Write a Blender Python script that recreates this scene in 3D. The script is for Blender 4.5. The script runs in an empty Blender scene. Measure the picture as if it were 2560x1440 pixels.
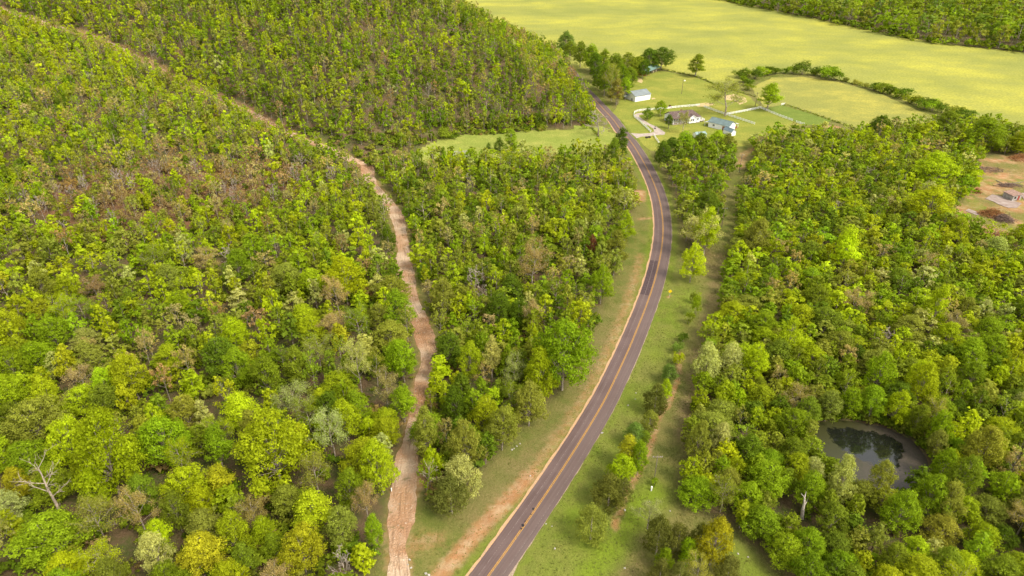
import bpy, math, random
import numpy as np

# ------------------------------------------------------------------ camera
F_PX, PITCH, CAM_H = 1707.0, math.radians(30.6), 112.0
SUN_AZ, SUN_EL = math.radians(128.0), math.radians(50.0)     # azimuth from +Y (view direction) towards +X
scene = bpy.context.scene
COL = scene.collection
cam_d = bpy.data.cameras.new('camera')
cam_d.sensor_width = 36.0
cam_d.lens = 36.0 * F_PX / 2560.0
cam_d.clip_start, cam_d.clip_end = 1.0, 12000.0
cam = bpy.data.objects.new('camera', cam_d)
cam.location = (0, 0, CAM_H)
cam.rotation_euler = (math.pi / 2 - PITCH, 0, 0)
COL.objects.link(cam)
scene.camera = cam

# ------------------------------------------------------------------ sky, sun, exposure
world = bpy.data.worlds.new('World')
scene.world = world
world.use_nodes = True
wn, wl = world.node_tree.nodes, world.node_tree.links
sky = wn.new('ShaderNodeTexSky')
sky.sky_type = 'NISHITA'
sky.sun_disc = False
sky.sun_elevation = SUN_EL
sky.sun_rotation = SUN_AZ
sky.air_density, sky.dust_density, sky.ozone_density = 1.0, 3.0, 1.0
hs = wn.new('ShaderNodeHueSaturation')
hs.inputs['Saturation'].default_value = 0.06                    # thin high cloud
wl.new(sky.outputs['Color'], hs.inputs['Color'])
wl.new(hs.outputs['Color'], wn['Background'].inputs['Color'])
wn['Background'].inputs['Strength'].default_value = 0.15
sun_d = bpy.data.lights.new('sun', 'SUN')
sun_d.energy = 1.35
sun_d.angle = math.radians(14)
sun_d.color = (1.0, 0.89, 0.70)
sun = bpy.data.objects.new('sun', sun_d)
sdir = np.array([math.sin(SUN_AZ) * math.cos(SUN_EL), math.cos(SUN_AZ) * math.cos(SUN_EL), math.sin(SUN_EL)])
from mathutils import Vector
sun.rotation_euler = Vector(-sdir).to_track_quat('-Z', 'Y').to_euler()
sun.location = (0, 0, 200)
COL.objects.link(sun)
vs = scene.view_settings
vs.view_transform, vs.look, vs.gamma, vs.use_curve_mapping = 'Standard', 'None', 1.0, False
vs.exposure = 1.2
scene.cycles.max_bounces = 5
scene.cycles.diffuse_bounces = 4
scene.cycles.glossy_bounces = 2
scene.cycles.transmission_bounces = 3
scene.cycles.transparent_max_bounces = 4
scene.cycles.caustics_reflective = scene.cycles.caustics_refractive = False

# ------------------------------------------------------------------ helpers
R = np.random.RandomState(7)
random.seed(7)

_TAB = {}
def vnoise(x, y, scale, seed=0):
    x = np.asarray(x, float) / scale + 1000.0; y = np.asarray(y, float) / scale + 1000.0
    if seed not in _TAB: _TAB[seed] = np.random.RandomState(seed).rand(256, 256)
    tab = _TAB[seed]
    xi, yi = np.floor(x).astype(int), np.floor(y).astype(int)
    fx, fy = x - xi, y - yi
    fx, fy = fx * fx * (3 - 2 * fx), fy * fy * (3 - 2 * fy)
    g = lambda a, b: tab[a % 256, b % 256]
    return (g(xi, yi) * (1 - fx) + g(xi + 1, yi) * fx) * (1 - fy) + (g(xi, yi + 1) * (1 - fx) + g(xi + 1, yi + 1) * fx) * fy

def inside(px, py, poly):
    px, py = np.asarray(px, float), np.asarray(py, float)
    r = np.zeros(px.shape, bool)
    n = len(poly)
    for i in range(n):
        x1, y1 = poly[i][0], poly[i][1]; x2, y2 = poly[(i + 1) % n][0], poly[(i + 1) % n][1]
        if y1 == y2: continue
        c = ((y1 > py) != (y2 > py)) & (px < (x2 - x1) * (py - y1) / (y2 - y1) + x1)
        r ^= c
    return r

def dist_line(px, py, pts, closed=False):
    px, py = np.asarray(px, float), np.asarray(py, float)
    d = np.full(px.shape, 1e9)
    n = len(pts)
    for i in range(n if closed else n - 1):
        ax, ay = pts[i][0], pts[i][1]; bx, by = pts[(i + 1) % n][0], pts[(i + 1) % n][1]
        vx, vy = bx - ax, by - ay
        t = np.clip(((px - ax) * vx + (py - ay) * vy) / (vx * vx + vy * vy + 1e-9), 0, 1)
        d = np.minimum(d, np.hypot(px - ax - t * vx, py - ay - t * vy))
    return d

def sstep(a, b, x):
    t = np.clip((x - a) / (b - a), 0, 1)
    return t * t * (3 - 2 * t)

HILL = [(46, 470), (44, 372), (38, 356), (4, 352), (-45, 340), (-82, 320), (-103, 321), (-170, 372), (-240, 426),
        (-300, 457), (-520, 540), (-3000, 900), (-3000, 2500), (-420, 700), (-200, 640), (-40, 590), (30, 530)]
POND_W = None

def cam_ray(x, y):
    u, v = (x - 1280.0) / F_PX, (y - 720.0) / F_PX
    return u, math.cos(PITCH) - v * math.sin(PITCH), -(math.sin(PITCH) + v * math.cos(PITCH))

def flat(x, y):
    a, b, c = cam_ray(x, y); t = CAM_H / -c
    return (a * t, b * t)

POND_W = [flat(*p) for p in [(1990, 1075), (2030, 1050), (2087, 1042), (2150, 1050), (2215, 1062), (2285, 1095), (2325, 1140), (2335, 1190),
                             (2305, 1225), (2250, 1245), (2180, 1248), (2110, 1220), (2065, 1175), (2020, 1125)]]
POND2_W = [flat(*p) for p in [(1122, 376), (1140, 373), (1170, 373), (1190, 376), (1185, 392), (1150, 396), (1125, 390)]]

def height(x, y):
    x, y = np.asarray(x, float), np.asarray(y, float)
    s = -0.8 * x + 0.6 * (y - 200)
    t = np.maximum(0, s - 90)
    q = -x - 0.6 * np.maximum(0, y - 420)
    h = 0.13 * t * t / (t + 15) * sstep(-60, 60, q)
    h = np.minimum(h, 60 + 0 * h)
    d = np.where(inside(x, y, HILL), dist_line(x, y, HILL, True), 0)
    h = h + 100 * (1 - np.exp(-d / 190.0)) + 2.2 * (vnoise(x, y, 45, 3) - 0.5) * np.clip(d / 30, 0, 1)
    for P, dep in ((POND_W, 1.1), (POND2_W, 0.8)):
        bb = np.array(P)
        near = (x > bb[:, 0].min() - 5) & (x < bb[:, 0].max() + 5) & (y > bb[:, 1].min() - 5) & (y < bb[:, 1].max() + 5)
        if near.any():
            sd = np.where(inside(x, y, P), dist_line(x, y, P, True), 0)
            h = h - dep * np.clip(sd / 2.5, 0, 1)
    return h

def hz(x, y):
    return float(height(np.array([x]), np.array([y]))[0])

def ground(x, y):
    """where the ray through a photo pixel meets the terrain"""
    if x > 1520 or (y > 480 and x > 900):                          # level ground here
        return flat(x, y)
    a, b, c = cam_ray(x, y)
    tmax = min(1400.0 / b, CAM_H / max(-c, 1e-4) * 1.01)
    t = np.linspace(20, tmax, 900)
    below = (CAM_H + c * t) < height(a * t, b * t)
    i = int(np.argmax(below)) if below.any() else len(t) - 1
    lo, hi = t[max(i - 1, 0)], t[i]
    for _ in range(18):
        m = 0.5 * (lo + hi)
        if CAM_H + c * m < hz(a * m, b * m): hi = m
        else: lo = m
    return (a * hi, b * hi)

def gpoly(pts): return [ground(*p) for p in pts]

def project(x, y, z):
    dz = z - CAM_H
    fw = y * math.cos(PITCH) - dz * math.sin(PITCH)
    dn = -(y * math.sin(PITCH) + dz * math.cos(PITCH))
    return 1280 + F_PX * x / fw, 720 + F_PX * dn / fw, fw

def smooth_line(pts, step):
    """Catmull-Rom through world points, resampled at even steps"""
    P = np.array([pts[0]] + list(pts) + [pts[-1]], float)
    out = []
    for i in range(1, len(P) - 2):
        p0, p1, p2, p3 = P[i - 1], P[i], P[i + 1], P[i + 2]
        for t in np.linspace(0, 1, 12, endpoint=False):
            out.append(0.5 * (2 * p1 + (p2 - p0) * t + (2 * p0 - 5 * p1 + 4 * p2 - p3) * t * t + (3 * p1 - p0 - 3 * p2 + p3) * t ** 3))
    out.append(P[-2]); out = np.array(out)
    L = np.r_[0, np.cumsum(np.hypot(*np.diff(out[:, :2], axis=0).T))]
    s = np.arange(0, L[-1], step)
    return np.stack([np.interp(s, L, out[:, k]) for k in range(out.shape[1])], 1)

# ---- materials
MATS = {}
def mat(name, color=(0.5, 0.5, 0.5), rough=0.8, spec=0.3, var=0.15, scale=3.0, metallic=0.0, bump=0.0, color2=None, noise_detail=4.0):
    if name in MATS: return MATS[name]
    m = bpy.data.materials.new(name); m.use_nodes = True
    n, l = m.node_tree.nodes, m.node_tree.links
    b = n['Principled BSDF']
    b.inputs['Roughness'].default_value = rough
    b.inputs['Specular IOR Level'].default_value = spec
    b.inputs['Metallic'].default_value = metallic
    geo = n.new('ShaderNodeNewGeometry')
    tx = n.new('ShaderNodeTexNoise'); tx.inputs['Scale'].default_value = scale; tx.inputs['Detail'].default_value = noise_detail
    l.new(geo.outputs['Position'], tx.inputs['Vector'])
    mx = n.new('ShaderNodeMix'); mx.data_type = 'RGBA'
    c2 = color2 or tuple(max(0, c * (1 - 2 * var)) for c in color)
    c1 = color if color2 else tuple(min(1, c * (1 + var)) for c in color)
    mx.inputs['A'].default_value = (*c1, 1); mx.inputs['B'].default_value = (*c2, 1)
    rp = n.new('ShaderNodeMapRange'); rp.inputs['From Min'].default_value = 0.3; rp.inputs['From Max'].default_value = 0.7
    l.new(tx.outputs['Fac'], rp.inputs['Value']); l.new(rp.outputs['Result'], mx.inputs['Factor'])
    l.new(mx.outputs['Result'], b.inputs['Base Color'])
    if bump:
        bp = n.new('ShaderNodeBump'); bp.inputs['Strength'].default_value = bump; bp.inputs['Distance'].default_value = 0.1
        l.new(tx.outputs['Fac'], bp.inputs['Height']); l.new(bp.outputs['Normal'], b.inputs['Normal'])
    MATS[name] = m
    return m

class NT:
    """small helper to write node graphs"""
    def __init__(s, name):
        s.m = bpy.data.materials.new(name); s.m.use_nodes = True
        s.n, s.l = s.m.node_tree.nodes, s.m.node_tree.links
        s.b = s.n['Principled BSDF']; s.geo = s.n.new('ShaderNodeNewGeometry')
        MATS[name] = s.m
    def noise(s, scale, detail=4.0, lo=0.35, hi=0.65, vec=None, rough=0.55, stretch=None):
        t = s.n.new('ShaderNodeTexNoise'); t.inputs['Scale'].default_value = scale; t.inputs['Detail'].default_value = detail
        t.inputs['Roughness'].default_value = rough
        v = vec or s.geo.outputs['Position']
        if stretch:
            mp = s.n.new('ShaderNodeMapping'); mp.inputs['Scale'].default_value = stretch[0]; mp.inputs['Rotation'].default_value = (0, 0, stretch[1])
            s.l.new(v, mp.inputs['Vector']); v = mp.outputs['Vector']
        s.l.new(v, t.inputs['Vector'])
        r = s.n.new('ShaderNodeMapRange'); r.interpolation_type = 'SMOOTHSTEP'
        r.inputs['From Min'].default_value = lo; r.inputs['From Max'].default_value = hi
        s.l.new(t.outputs['Fac'], r.inputs['Value'])
        return r.outputs['Result']
    def mix(s, a, b, fac):
        x = s.n.new('ShaderNodeMix'); x.data_type = 'RGBA'
        for k, v in (('A', a), ('B', b)):
            if isinstance(v, tuple): x.inputs[k].default_value = (*v, 1)
            else: s.l.new(v, x.inputs[k])
        if isinstance(fac, (int, float)): x.inputs['Factor'].default_value = fac
        else: s.l.new(fac, x.inputs['Factor'])
        return x.outputs['Result']
    def math(s, op, a, b=0.0, c=0.0):
        x = s.n.new('ShaderNodeMath'); x.operation = op; x.use_clamp = op in ('ADD', 'SUBTRACT', 'MULTIPLY', 'MULTIPLY_ADD')
        for i, v in enumerate((a, b, c)):
            if isinstance(v, (int, float)): x.inputs[i].default_value = v
            else: s.l.new(v, x.inputs[i])
        return x.outputs[0]
    def attr(s, name, kind='GEOMETRY'):
        a = s.n.new('ShaderNodeAttribute'); a.attribute_type = kind; a.attribute_name = name
        return a
    def sep(s, col):
        x = s.n.new('ShaderNodeSeparateColor'); s.l.new(col, x.inputs[0]); return x.outputs
    def finish(s, col, rough=0.9, spec=0.1, height=None, bump=0.3, dist=0.15):
        s.l.new(col, s.b.inputs['Base Color'])
        s.b.inputs['Roughness'].default_value = rough; s.b.inputs['Specular IOR Level'].default_value = spec
        if height is not None:
            bp = s.n.new('ShaderNodeBump'); bp.inputs['Strength'].default_value = bump; bp.inputs['Distance'].default_value = dist
            s.l.new(height, bp.inputs['Height']); s.l.new(bp.outputs['Normal'], s.b.inputs['Normal'])
        return s.m

# ---- objects
def mesh_np(name, V, Fc, m=None, fmat=None, smooth=False):
    """mesh from an (n,3) vertex array and an (k,3|4) face array"""
    V = np.asarray(V, np.float32); Fc = np.asarray(Fc, np.int32)
    me = bpy.data.meshes.new(name)
    k, w = Fc.shape
    me.vertices.add(len(V)); me.vertices.foreach_set('co', V.ravel())
    me.loops.add(k * w); me.loops.foreach_set('vertex_index', Fc.ravel())
    me.polygons.add(k); me.polygons.foreach_set('loop_start', np.arange(0, k * w, w, dtype=np.int32))
    if fmat is not None: me.polygons.foreach_set('material_index', np.asarray(fmat, np.int32))
    if smooth: me.polygons.foreach_set('use_smooth', np.ones(k, bool))
    for x in (m if isinstance(m, (list, tuple)) else [m]):
        if x: me.materials.append(x)
    me.update(calc_edges=True)
    return me

def link(name, data, parent=None, loc=(0, 0, 0), rz=0.0, scale=None):
    o = bpy.data.objects.new(name, data); COL.objects.link(o)
    o.location = loc; o.rotation_euler = (0, 0, rz)
    if scale: o.scale = scale
    if parent: o.parent = parent
    return o

def tag(o, label, cat=None, group=None, kind=None):
    o['label'] = label
    if cat: o['category'] = cat
    if group: o['group'] = group
    if kind: o['kind'] = kind
    return o

def empty(name, loc, rz=0.0):
    o = bpy.data.objects.new(name, None); COL.objects.link(o)
    o.location = loc; o.rotation_euler = (0, 0, rz); o.empty_display_size = 0.3
    return o

class MB:
    def __init__(s): s.v, s.f = [], []
    def add(s, V, Fc):
        b = len(s.v); s.v += [tuple(p) for p in V]; s.f += [tuple(i + b for i in q) for q in Fc]; return s
    def box(s, c, d, rz=0.0):
        x, y, z = d[0] / 2, d[1] / 2, d[2] / 2
        cs, sn = math.cos(rz), math.sin(rz)
        V = [(c[0] + a * x * cs - b * y * sn, c[1] + a * x * sn + b * y * cs, c[2] + e * z) for a, b, e in
             [(-1, -1, -1), (1, -1, -1), (1, 1, -1), (-1, 1, -1), (-1, -1, 1), (1, -1, 1), (1, 1, 1), (-1, 1, 1)]]
        return s.add(V, [(0, 3, 2, 1), (4, 5, 6, 7), (0, 1, 5, 4), (1, 2, 6, 5), (2, 3, 7, 6), (3, 0, 4, 7)])
    def prism(s, poly, axis_a, axis_b):
        """extrude polygon (list of 3d points) by vector axis_b - axis_a"""
        n = len(poly); d = np.array(axis_b, float) - np.array(axis_a, float)
        V = [tuple(p) for p in poly] + [tuple(np.array(p) + d) for p in poly]
        return s.add(V, [tuple(range(n - 1, -1, -1)), tuple(range(n, 2 * n))] + [(i, (i + 1) % n, n + (i + 1) % n, n + i) for i in range(n)])
    def slab(s, quad, th):
        """a sheet through four corners given thickness along its normal"""
        q = [np.array(p, float) for p in quad]
        nrm = np.cross(q[1] - q[0], q[3] - q[0]); nrm /= np.linalg.norm(nrm)
        return s.prism([tuple(p) for p in q], (0, 0, 0), tuple(nrm * th))
    def tube(s, a, b, r0, r1, n=6):
        a, b = np.array(a, float), np.array(b, float)
        d = b - a; L = np.linalg.norm(d)
        if L < 1e-6: return s
        d /= L
        u = np.cross(d, (0, 0, 1) if abs(d[2]) < 0.9 else (1, 0, 0)); u /= np.linalg.norm(u); w = np.cross(d, u)
        V = [tuple(p + r * (math.cos(t) * u + math.sin(t) * w)) for p, r in ((a, r0), (b, r1)) for t in [2 * math.pi * i / n for i in range(n)]]
        return s.add(V, [(i, (i + 1) % n, n + (i + 1) % n, n + i) for i in range(n)] + [tuple(range(n - 1, -1, -1)), tuple(range(n, 2 * n))])
    def mesh(s, name, m):
        me = bpy.data.meshes.new(name); me.from_pydata(s.v, [], s.f); me.materials.append(m); me.update(); return me
    def build(s, name, m, parent=None, **k): return link(name, s.mesh(name, m), parent, **k)

def sheet(name, poly, z, m, step=6.0, jag=0.0, label=None, cat=None):
    """flat polygon sheet that hugs the flat ground, ragged along the edge"""
    P = []
    n = len(poly)
    for i in range(n):
        a, b = np.array(poly[i][:2]), np.array(poly[(i + 1) % n][:2])
        k = max(1, int(np.linalg.norm(b - a) / step))
        for t in range(k):
            p = a + (b - a) * t / k
            if jag: p = p + (R.rand(2) - 0.5) * 2 * jag
            P.append((p[0], p[1], z))
    from mathutils.geometry import tessellate_polygon
    tris = tessellate_polygon([[Vector(p) for p in P]])
    T = []
    for t in tris:
        a, b, c = (P[i] for i in t)
        T.append(t if (b[0] - a[0]) * (c[1] - a[1]) - (b[1] - a[1]) * (c[0] - a[0]) > 0 else (t[0], t[2], t[1]))
    me = bpy.data.meshes.new(name); me.from_pydata(P, [], T); me.materials.append(m); me.update()
    o = link(name, me)
    if label: tag(o, label, cat, kind='structure')
    return o

def ribbon(name, line, wl, wr, dz, m, parent=None, cols=1, jag=0.0, conform=True):
    """strip along a world polyline; wl/wr: metres to the left/right (arrays or numbers); strip coordinates kept for the material"""
    line = np.asarray(line)
    n = len(line)
    tg = np.gradient(line[:, :2], axis=0); tg /= np.linalg.norm(tg, axis=1)[:, None] + 1e-9
    nr = np.stack([tg[:, 1], -tg[:, 0]], 1)                     # to the right of travel
    wl = np.broadcast_to(wl, n).astype(float).copy(); wr = np.broadcast_to(wr, n).astype(float).copy()
    if jag:
        wl += (R.rand(n) - .5) * 2 * jag; wr += (R.rand(n) - .5) * 2 * jag
    s = np.r_[0, np.cumsum(np.hypot(*np.diff(line[:, :2], axis=0).T))]
    V, S = [], []
    for j in range(cols + 1):
        o = -wl + (wl + wr) * j / cols
        p = line[:, :2] + nr * o[:, None]
        z = (height(p[:, 0], p[:, 1]) if conform else 0) + dz
        V.append(np.c_[p, z]); S.append(np.c_[o, s, (o + wl) / np.maximum(wl + wr, 1e-6)])
    V = np.stack(V, 1).reshape(-1, 3); S = np.stack(S, 1).reshape(-1, 3)
    i = np.arange(n - 1)[:, None] * (cols + 1) + np.arange(cols)[None]
    Fc = np.stack([i, i + 1, i + cols + 2, i + cols + 1], -1).reshape(-1, 4)
    me = mesh_np(name, V, Fc, m)
    a = me.attributes.new('strip', 'FLOAT_VECTOR', 'POINT'); a.data.foreach_set('vector', S.astype(np.float32).ravel())
    return link(name, me, parent)

# ------------------------------------------------------------------ traced layout (photo pixels turned into ground positions)
ROAD_PX = [(1412, 1411 + 6, 166), (1430, 1437, 185), (1437.5, 1447, 200), (1450, 1466, 220), (1467, 1489, 240), (1484, 1510, 260), (1501, 1530, 280), (1519, 1549, 300),
           (1541, 1572, 332), (1557, 1590, 350), (1574, 1608, 375), (1589, 1623, 400), (1604, 1640, 430), (1616, 1655, 460), (1626, 1666, 490), (1632, 1674, 520),
           (1636, 1679, 560), (1634, 1679, 600), (1627, 1675, 640), (1610, 1664, 700), (1590, 1645, 760), (1566, 1622, 820), (1539, 1599, 880), (1519, 1582, 920),
           (1477, 1547, 1000), (1427, 1503, 1080), (1361, 1442, 1180), (1290, 1379, 1280), (1217, 1312, 1380), (1172, 1270, 1440), (1070, 1182, 1570), (960, 1085, 1700)]
road_c = [flat(0.5 * (l + r), y) for l, r, y in ROAD_PX]
road_c = [(road_c[0][0] - 8, road_c[0][1] + 60), (road_c[0][0] - 3, road_c[0][1] + 25)] + road_c[1:]
ROAD = smooth_line(road_c, 2.0)
for _ in range(8): ROAD[1:-1] = 0.25 * ROAD[:-2] + 0.5 * ROAD[1:-1] + 0.25 * ROAD[2:]
HALF = 3.2
ROAD = ROAD[::-1].copy()                                          # travel away from the camera

TRACK_PX = [(972, 1027, 1500), (972, 1025, 1440), (974, 1016, 1380), (970, 1025, 1320), (972, 1036, 1290), (980, 1036, 1230), (986, 1042, 1180), (997, 1046, 1130), (1011, 1052, 1080),
            (1018, 1048, 1050), (1036, 1058, 1000), (1042, 1077, 950), (1052, 1095, 910), (1047, 1095, 880), (1037, 1084, 840), (1026, 1072, 800), (1010, 1049, 760), (1003, 1042, 730), (997, 1036, 700),
            (993, 1033, 660), (993, 1023, 620), (987, 1017, 580), (977, 1007, 540), (953, 977, 500), (932, 949, 470), (906, 934, 440), (893, 925, 415)]
tr = []
for l, r, y in TRACK_PX:
    a, b = ground(l, y), ground(r, y); tr.append((0.5 * (a[0] + b[0]), 0.5 * (a[1] + b[1]), min(0.5 * (b[0] - a[0]), 3.6)))
tr += [(-88, 312, 1.6), (-104, 321, 1.5), (-135, 346, .8), (-172, 373, .7), (-240, 426, 1.1), (-285, 449, 1.6), (-330, 470, 1.2)]
TRACK = smooth_line(tr, 1.5)
NEARTRACK, FARTRACK = TRACK[TRACK[:, 1] < 305], TRACK[TRACK[:, 1] >= 300]

W = {}
def LW(*p): return gpoly(p)
W['meadow'] = LW((1025, 385), (1060, 362), (1100, 344), (1180, 334), (1300, 326), (1420, 319), (1492, 312), (1528, 322), (1555, 352), (1566, 400), (1500, 412), (1300, 418), (1120, 416), (1040, 415))
W['middle wood'] = LW((930, 425), (1050, 412), (1200, 404), (1400, 398), (1520, 394), (1562, 408), (1575, 450), (1583, 485), (1572, 560), (1548, 620), (1535, 690), (1502, 760), (1470, 850), (1440, 930), (1385, 985),
                      (1300, 1065), (1240, 1130), (1180, 1215), (1140, 1270), (1085, 1262), (1068, 1230), (1058, 1120), (1068, 1050), (1092, 965), (1110, 905), (1100, 830), (1064, 745), (1048, 660), (1036, 600), (1020, 540), (990, 490), (960, 450))
W['left wood'] = LW((885, 425), (920, 480), (942, 512), (970, 575), (984, 660), (988, 705), (998, 760), (1012, 800), (1030, 870), (1038, 950), (1020, 1010), (1000, 1090), (984, 1150), (972, 1230), (958, 1300), (936, 1390), (905, 1480),
                    (850, 1900), (-500, 1900)) + [(-600, 100), (-1200, 700), (-520, 532), (-300, 449), (-240, 419), (-170, 366), (-103, 314), (-88, 306)]
W['clump'] = LW((1652, 398), (1700, 392), (1828, 388), (1826, 430), (1808, 490), (1792, 560), (1776, 620), (1762, 668), (1728, 664), (1712, 610), (1702, 550), (1688, 490), (1668, 440))
W['pond wood'] = LW((1892, 385), (1862, 470), (1846, 560), (1824, 700), (1795, 775), (1775, 850), (1752, 955), (1728, 1040), (1712, 1120), (1705, 1190), (1725, 1262), (1790, 1295), (1850, 1340), (1905, 1400), (1965, 1450), (2080, 1560), (2200, 1900),
                    (3100, 1900), (3000, 600), (2900, 330), (2560, 338), (2460, 318), (2340, 322), (2180, 335), (2100, 345), (1960, 345), (1885, 362))
W['clearing'] = LW((2448, 392), (2560, 382), (2900, 395), (2900, 660), (2600, 612), (2530, 640), (2460, 600), (2380, 560), (2352, 516), (2395, 505), (2425, 470), (2436, 430))
W['far wood'] = [flat(*p) for p in ((1620, -45), (1800, 0), (1900, 21), (2150, 71), (2350, 111), (2560, 133), (2760, 165), (3300, 60), (2900, -60), (1900, -90))]
hill_wood = HILL[:]
W['pond bank'] = [(p[0] + (p[0] - 84) * -.04, p[1] + (p[1] - 112) * -.04) for p in POND_W]
W['hay field'] = [flat(*p) for p in ((1440, 172), (1560, 168), (1655, 173), (1740, 191), (1800, 215), (1850, 205), (1930, 184), (2005, 184), (2080, 196), (2180, 221), (2300, 268), (2400, 308), (2560, 335), (2900, 335), (3000, 230),
                                     (2560, 131), (2350, 109), (2150, 69), (1900, 19), (1800, -2), (1620, -47), (1400, -60), (900, -60), (1000, 60), (1250, 160))]
W['inner field'] = [flat(*p) for p in ((1880, 218), (1930, 194), (2005, 192), (2095, 205), (2190, 230), (2285, 272), (2330, 290), (2330, 325), (2180, 335), (2127, 317), (2080, 301), (1957, 263), (1912, 268), (1892, 245))]
W['yard'] = [flat(*p) for p in ((1532, 282), (1545, 262), (1556, 235), (1575, 190), (1650, 176), (1740, 193), (1800, 218), (1872, 240), (1905, 271), (1960, 294), (2008, 313), (1960, 345), (1890, 362), (1830, 368), (1700, 372), (1655, 380), (1625, 378), (1596, 348), (1572, 322), (1552, 300))]
W['paddock'] = [flat(*p) for p in ((1908, 272), (1957, 263), (2080, 301), (2048, 313), (2008, 312), (1960, 293))]
W['foot wood'] = LW((868, 402), (905, 418), (932, 424), (1040, 414), (1024, 388), (1058, 364), (1100, 346), (1060, 335), (950, 334), (835, 322), (790, 338), (846, 368))
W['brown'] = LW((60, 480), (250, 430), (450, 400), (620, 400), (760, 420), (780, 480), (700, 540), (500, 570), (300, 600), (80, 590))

# ------------------------------------------------------------------ ground
def axis(lo, hi, step, far_lo, far_hi):
    a = list(np.arange(lo, hi + .01, step)); x, d = lo, step
    while x > far_lo: d *= 1.35; x -= d; a.insert(0, x)
    x, d = hi, step
    while x < far_hi: d *= 1.35; x += d; a.append(x)
    return np.array(a)
gx, gy = axis(-330, 330, 1.5, -5000, 5000), axis(70, 520, 1.5, -800, 6000)
X, Y = np.meshgrid(gx, gy)
Zg = height(X, Y)
nx, ny = len(gx), len(gy)
idx = (np.arange(ny - 1)[:, None] * nx + np.arange(nx - 1)[None])
Fg = np.stack([idx, idx + 1, idx + nx + 1, idx + nx], -1).reshape(-1, 4)

def blur(a, k):
    for _ in range(k):
        a = np.pad(a, 1, mode='edge'); a = (a[:-2, 1:-1] + a[2:, 1:-1] + a[1:-1, :-2] + a[1:-1, 2:] + 2 * a[1:-1, 1:-1]) / 6
    return a
def gm(*names):
    m = np.zeros(X.shape)
    for k in names: m = np.maximum(m, inside(X, Y, W[k] if isinstance(k, str) else k))
    return m
forest = gm('foot wood', 'middle wood', 'left wood', 'clump', 'pond wood', 'far wood', hill_wood)
forest[gm('clearing') > 0] = 0
forest[dist_line(X, Y, NEARTRACK[:, :2]) < 2.6] *= 0.3
forest = blur(forest, 2)
def px_line(*p): return gpoly(p)
soil_lines = [(px_line((1075, 1470), (1115, 1420), (1180, 1345), (1230, 1290), (1285, 1235), (1330, 1185)), 2.2, 1.0), (px_line((1330, 1185), (1420, 1060), (1480, 960), (1535, 850), (1560, 780), (1590, 690), (1600, 640)), 2.6, .55),
              (px_line((1705, 880), (1690, 960), (1672, 1010), (1645, 1045), (1628, 1110), (1600, 1175), (1560, 1240), (1546, 1290), (1535, 1320)), 0.9, .9),
              (px_line((1580, 485), (1600, 480), (1598, 500)), 3.0, 1.0), (px_line((1600, 548), (1630, 545)), 1.5, .7),
              (px_line((2390, 575), (2440, 585), (2480, 575), (2520, 600)), 6.0, .8), (px_line((2480, 420), (2560, 430)), 5.0, .5),
              (px_line((2540, 395), (2560, 395)), 4.0, .9), (px_line((2420, 470), (2470, 470), (2520, 465)), 3.5, .8), (px_line((1670, 742), (1674, 743)), .9, .9),
              (px_line((1560, 286), (1580, 285)), 1.5, .9), (px_line((930, 655), (985, 662)), 1.8, 1.0), (px_line((1035, 1230), (1060, 1170)), 2.2, .8), (px_line((1030, 1360), (1085, 1350)), 3, .6),
              (px_line((2090, 318), (2060, 316)), 3, .9), (px_line((1900, 365), (1860, 385), (1850, 420)), 3.0, .6)]
soil = np.zeros(X.shape)
for ln, wd, st in soil_lines:
    soil = np.maximum(soil, st * np.exp(-(dist_line(X, Y, ln) / wd) ** 2))
soil = np.maximum(soil, 0.55 * np.exp(-(np.maximum(0, dist_line(X, Y, TRACK[:, :2]) - 2.0) / 1.6) ** 2))
soil = np.maximum(soil, blur(gm('clearing'), 3) * (.22 + .62 * vnoise(X, Y, 7, 71) * vnoise(X, Y, 2.5, 72) * 2))

clr = blur(gm('clearing'), 2) * sstep(.5, .75, vnoise(X, Y, 9, 73))
lush = np.exp(-(dist_line(X, Y, px_line((1440, 1480), (1500, 1400), (1560, 1345), (1600, 1260), (1640, 1235))) / 4.0) ** 2)
lush = np.maximum(lush, .75 * np.exp(-(dist_line(X, Y, px_line((1830, 1370), (1900, 1450))) / 5.0) ** 2))
lush = np.maximum(lush, .6 * clr)
right_verge = [flat(*p) for p in ((1280, 1470), (1450, 1180), (1600, 900), (1680, 680), (1760, 660), (1760, 800), (1700, 900), (1640, 1040), (1560, 1240), (1500, 1500))]
lush = np.maximum(lush, blur(gm(right_verge), 4) * (.18 + .5 * vnoise(X, Y, 12, 74) * vnoise(X, Y, 3, 75) * 2))
road_d = dist_line(X, Y, ROAD)
lush = np.maximum(lush, 0.6 * np.exp(-((road_d - HALF - 1.2) / 1.0) ** 2))
dry = np.exp(-(dist_line(X, Y, px_line((1792, 640), (1785, 720), (1765, 800), (1742, 900), (1722, 1000), (1704, 1080))) / 3.0) ** 2)
dry = np.maximum(dry, .8 * np.exp(-(dist_line(X, Y, px_line((1560, 1440), (1590, 1400), (1605, 1360))) / 2.5) ** 2))
dry = np.maximum(dry, .5 * np.exp(-(dist_line(X, Y, px_line((1200, 1300), (1330, 1150), (1450, 1000), (1530, 850), (1580, 700))) / 5.0) ** 2))
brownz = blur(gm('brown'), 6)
zone = np.stack([forest, np.clip(soil, 0, 1), np.clip(lush, 0, 1), np.clip(dry + .9 * brownz, 0, 1)], -1).astype(np.float32)

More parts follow.
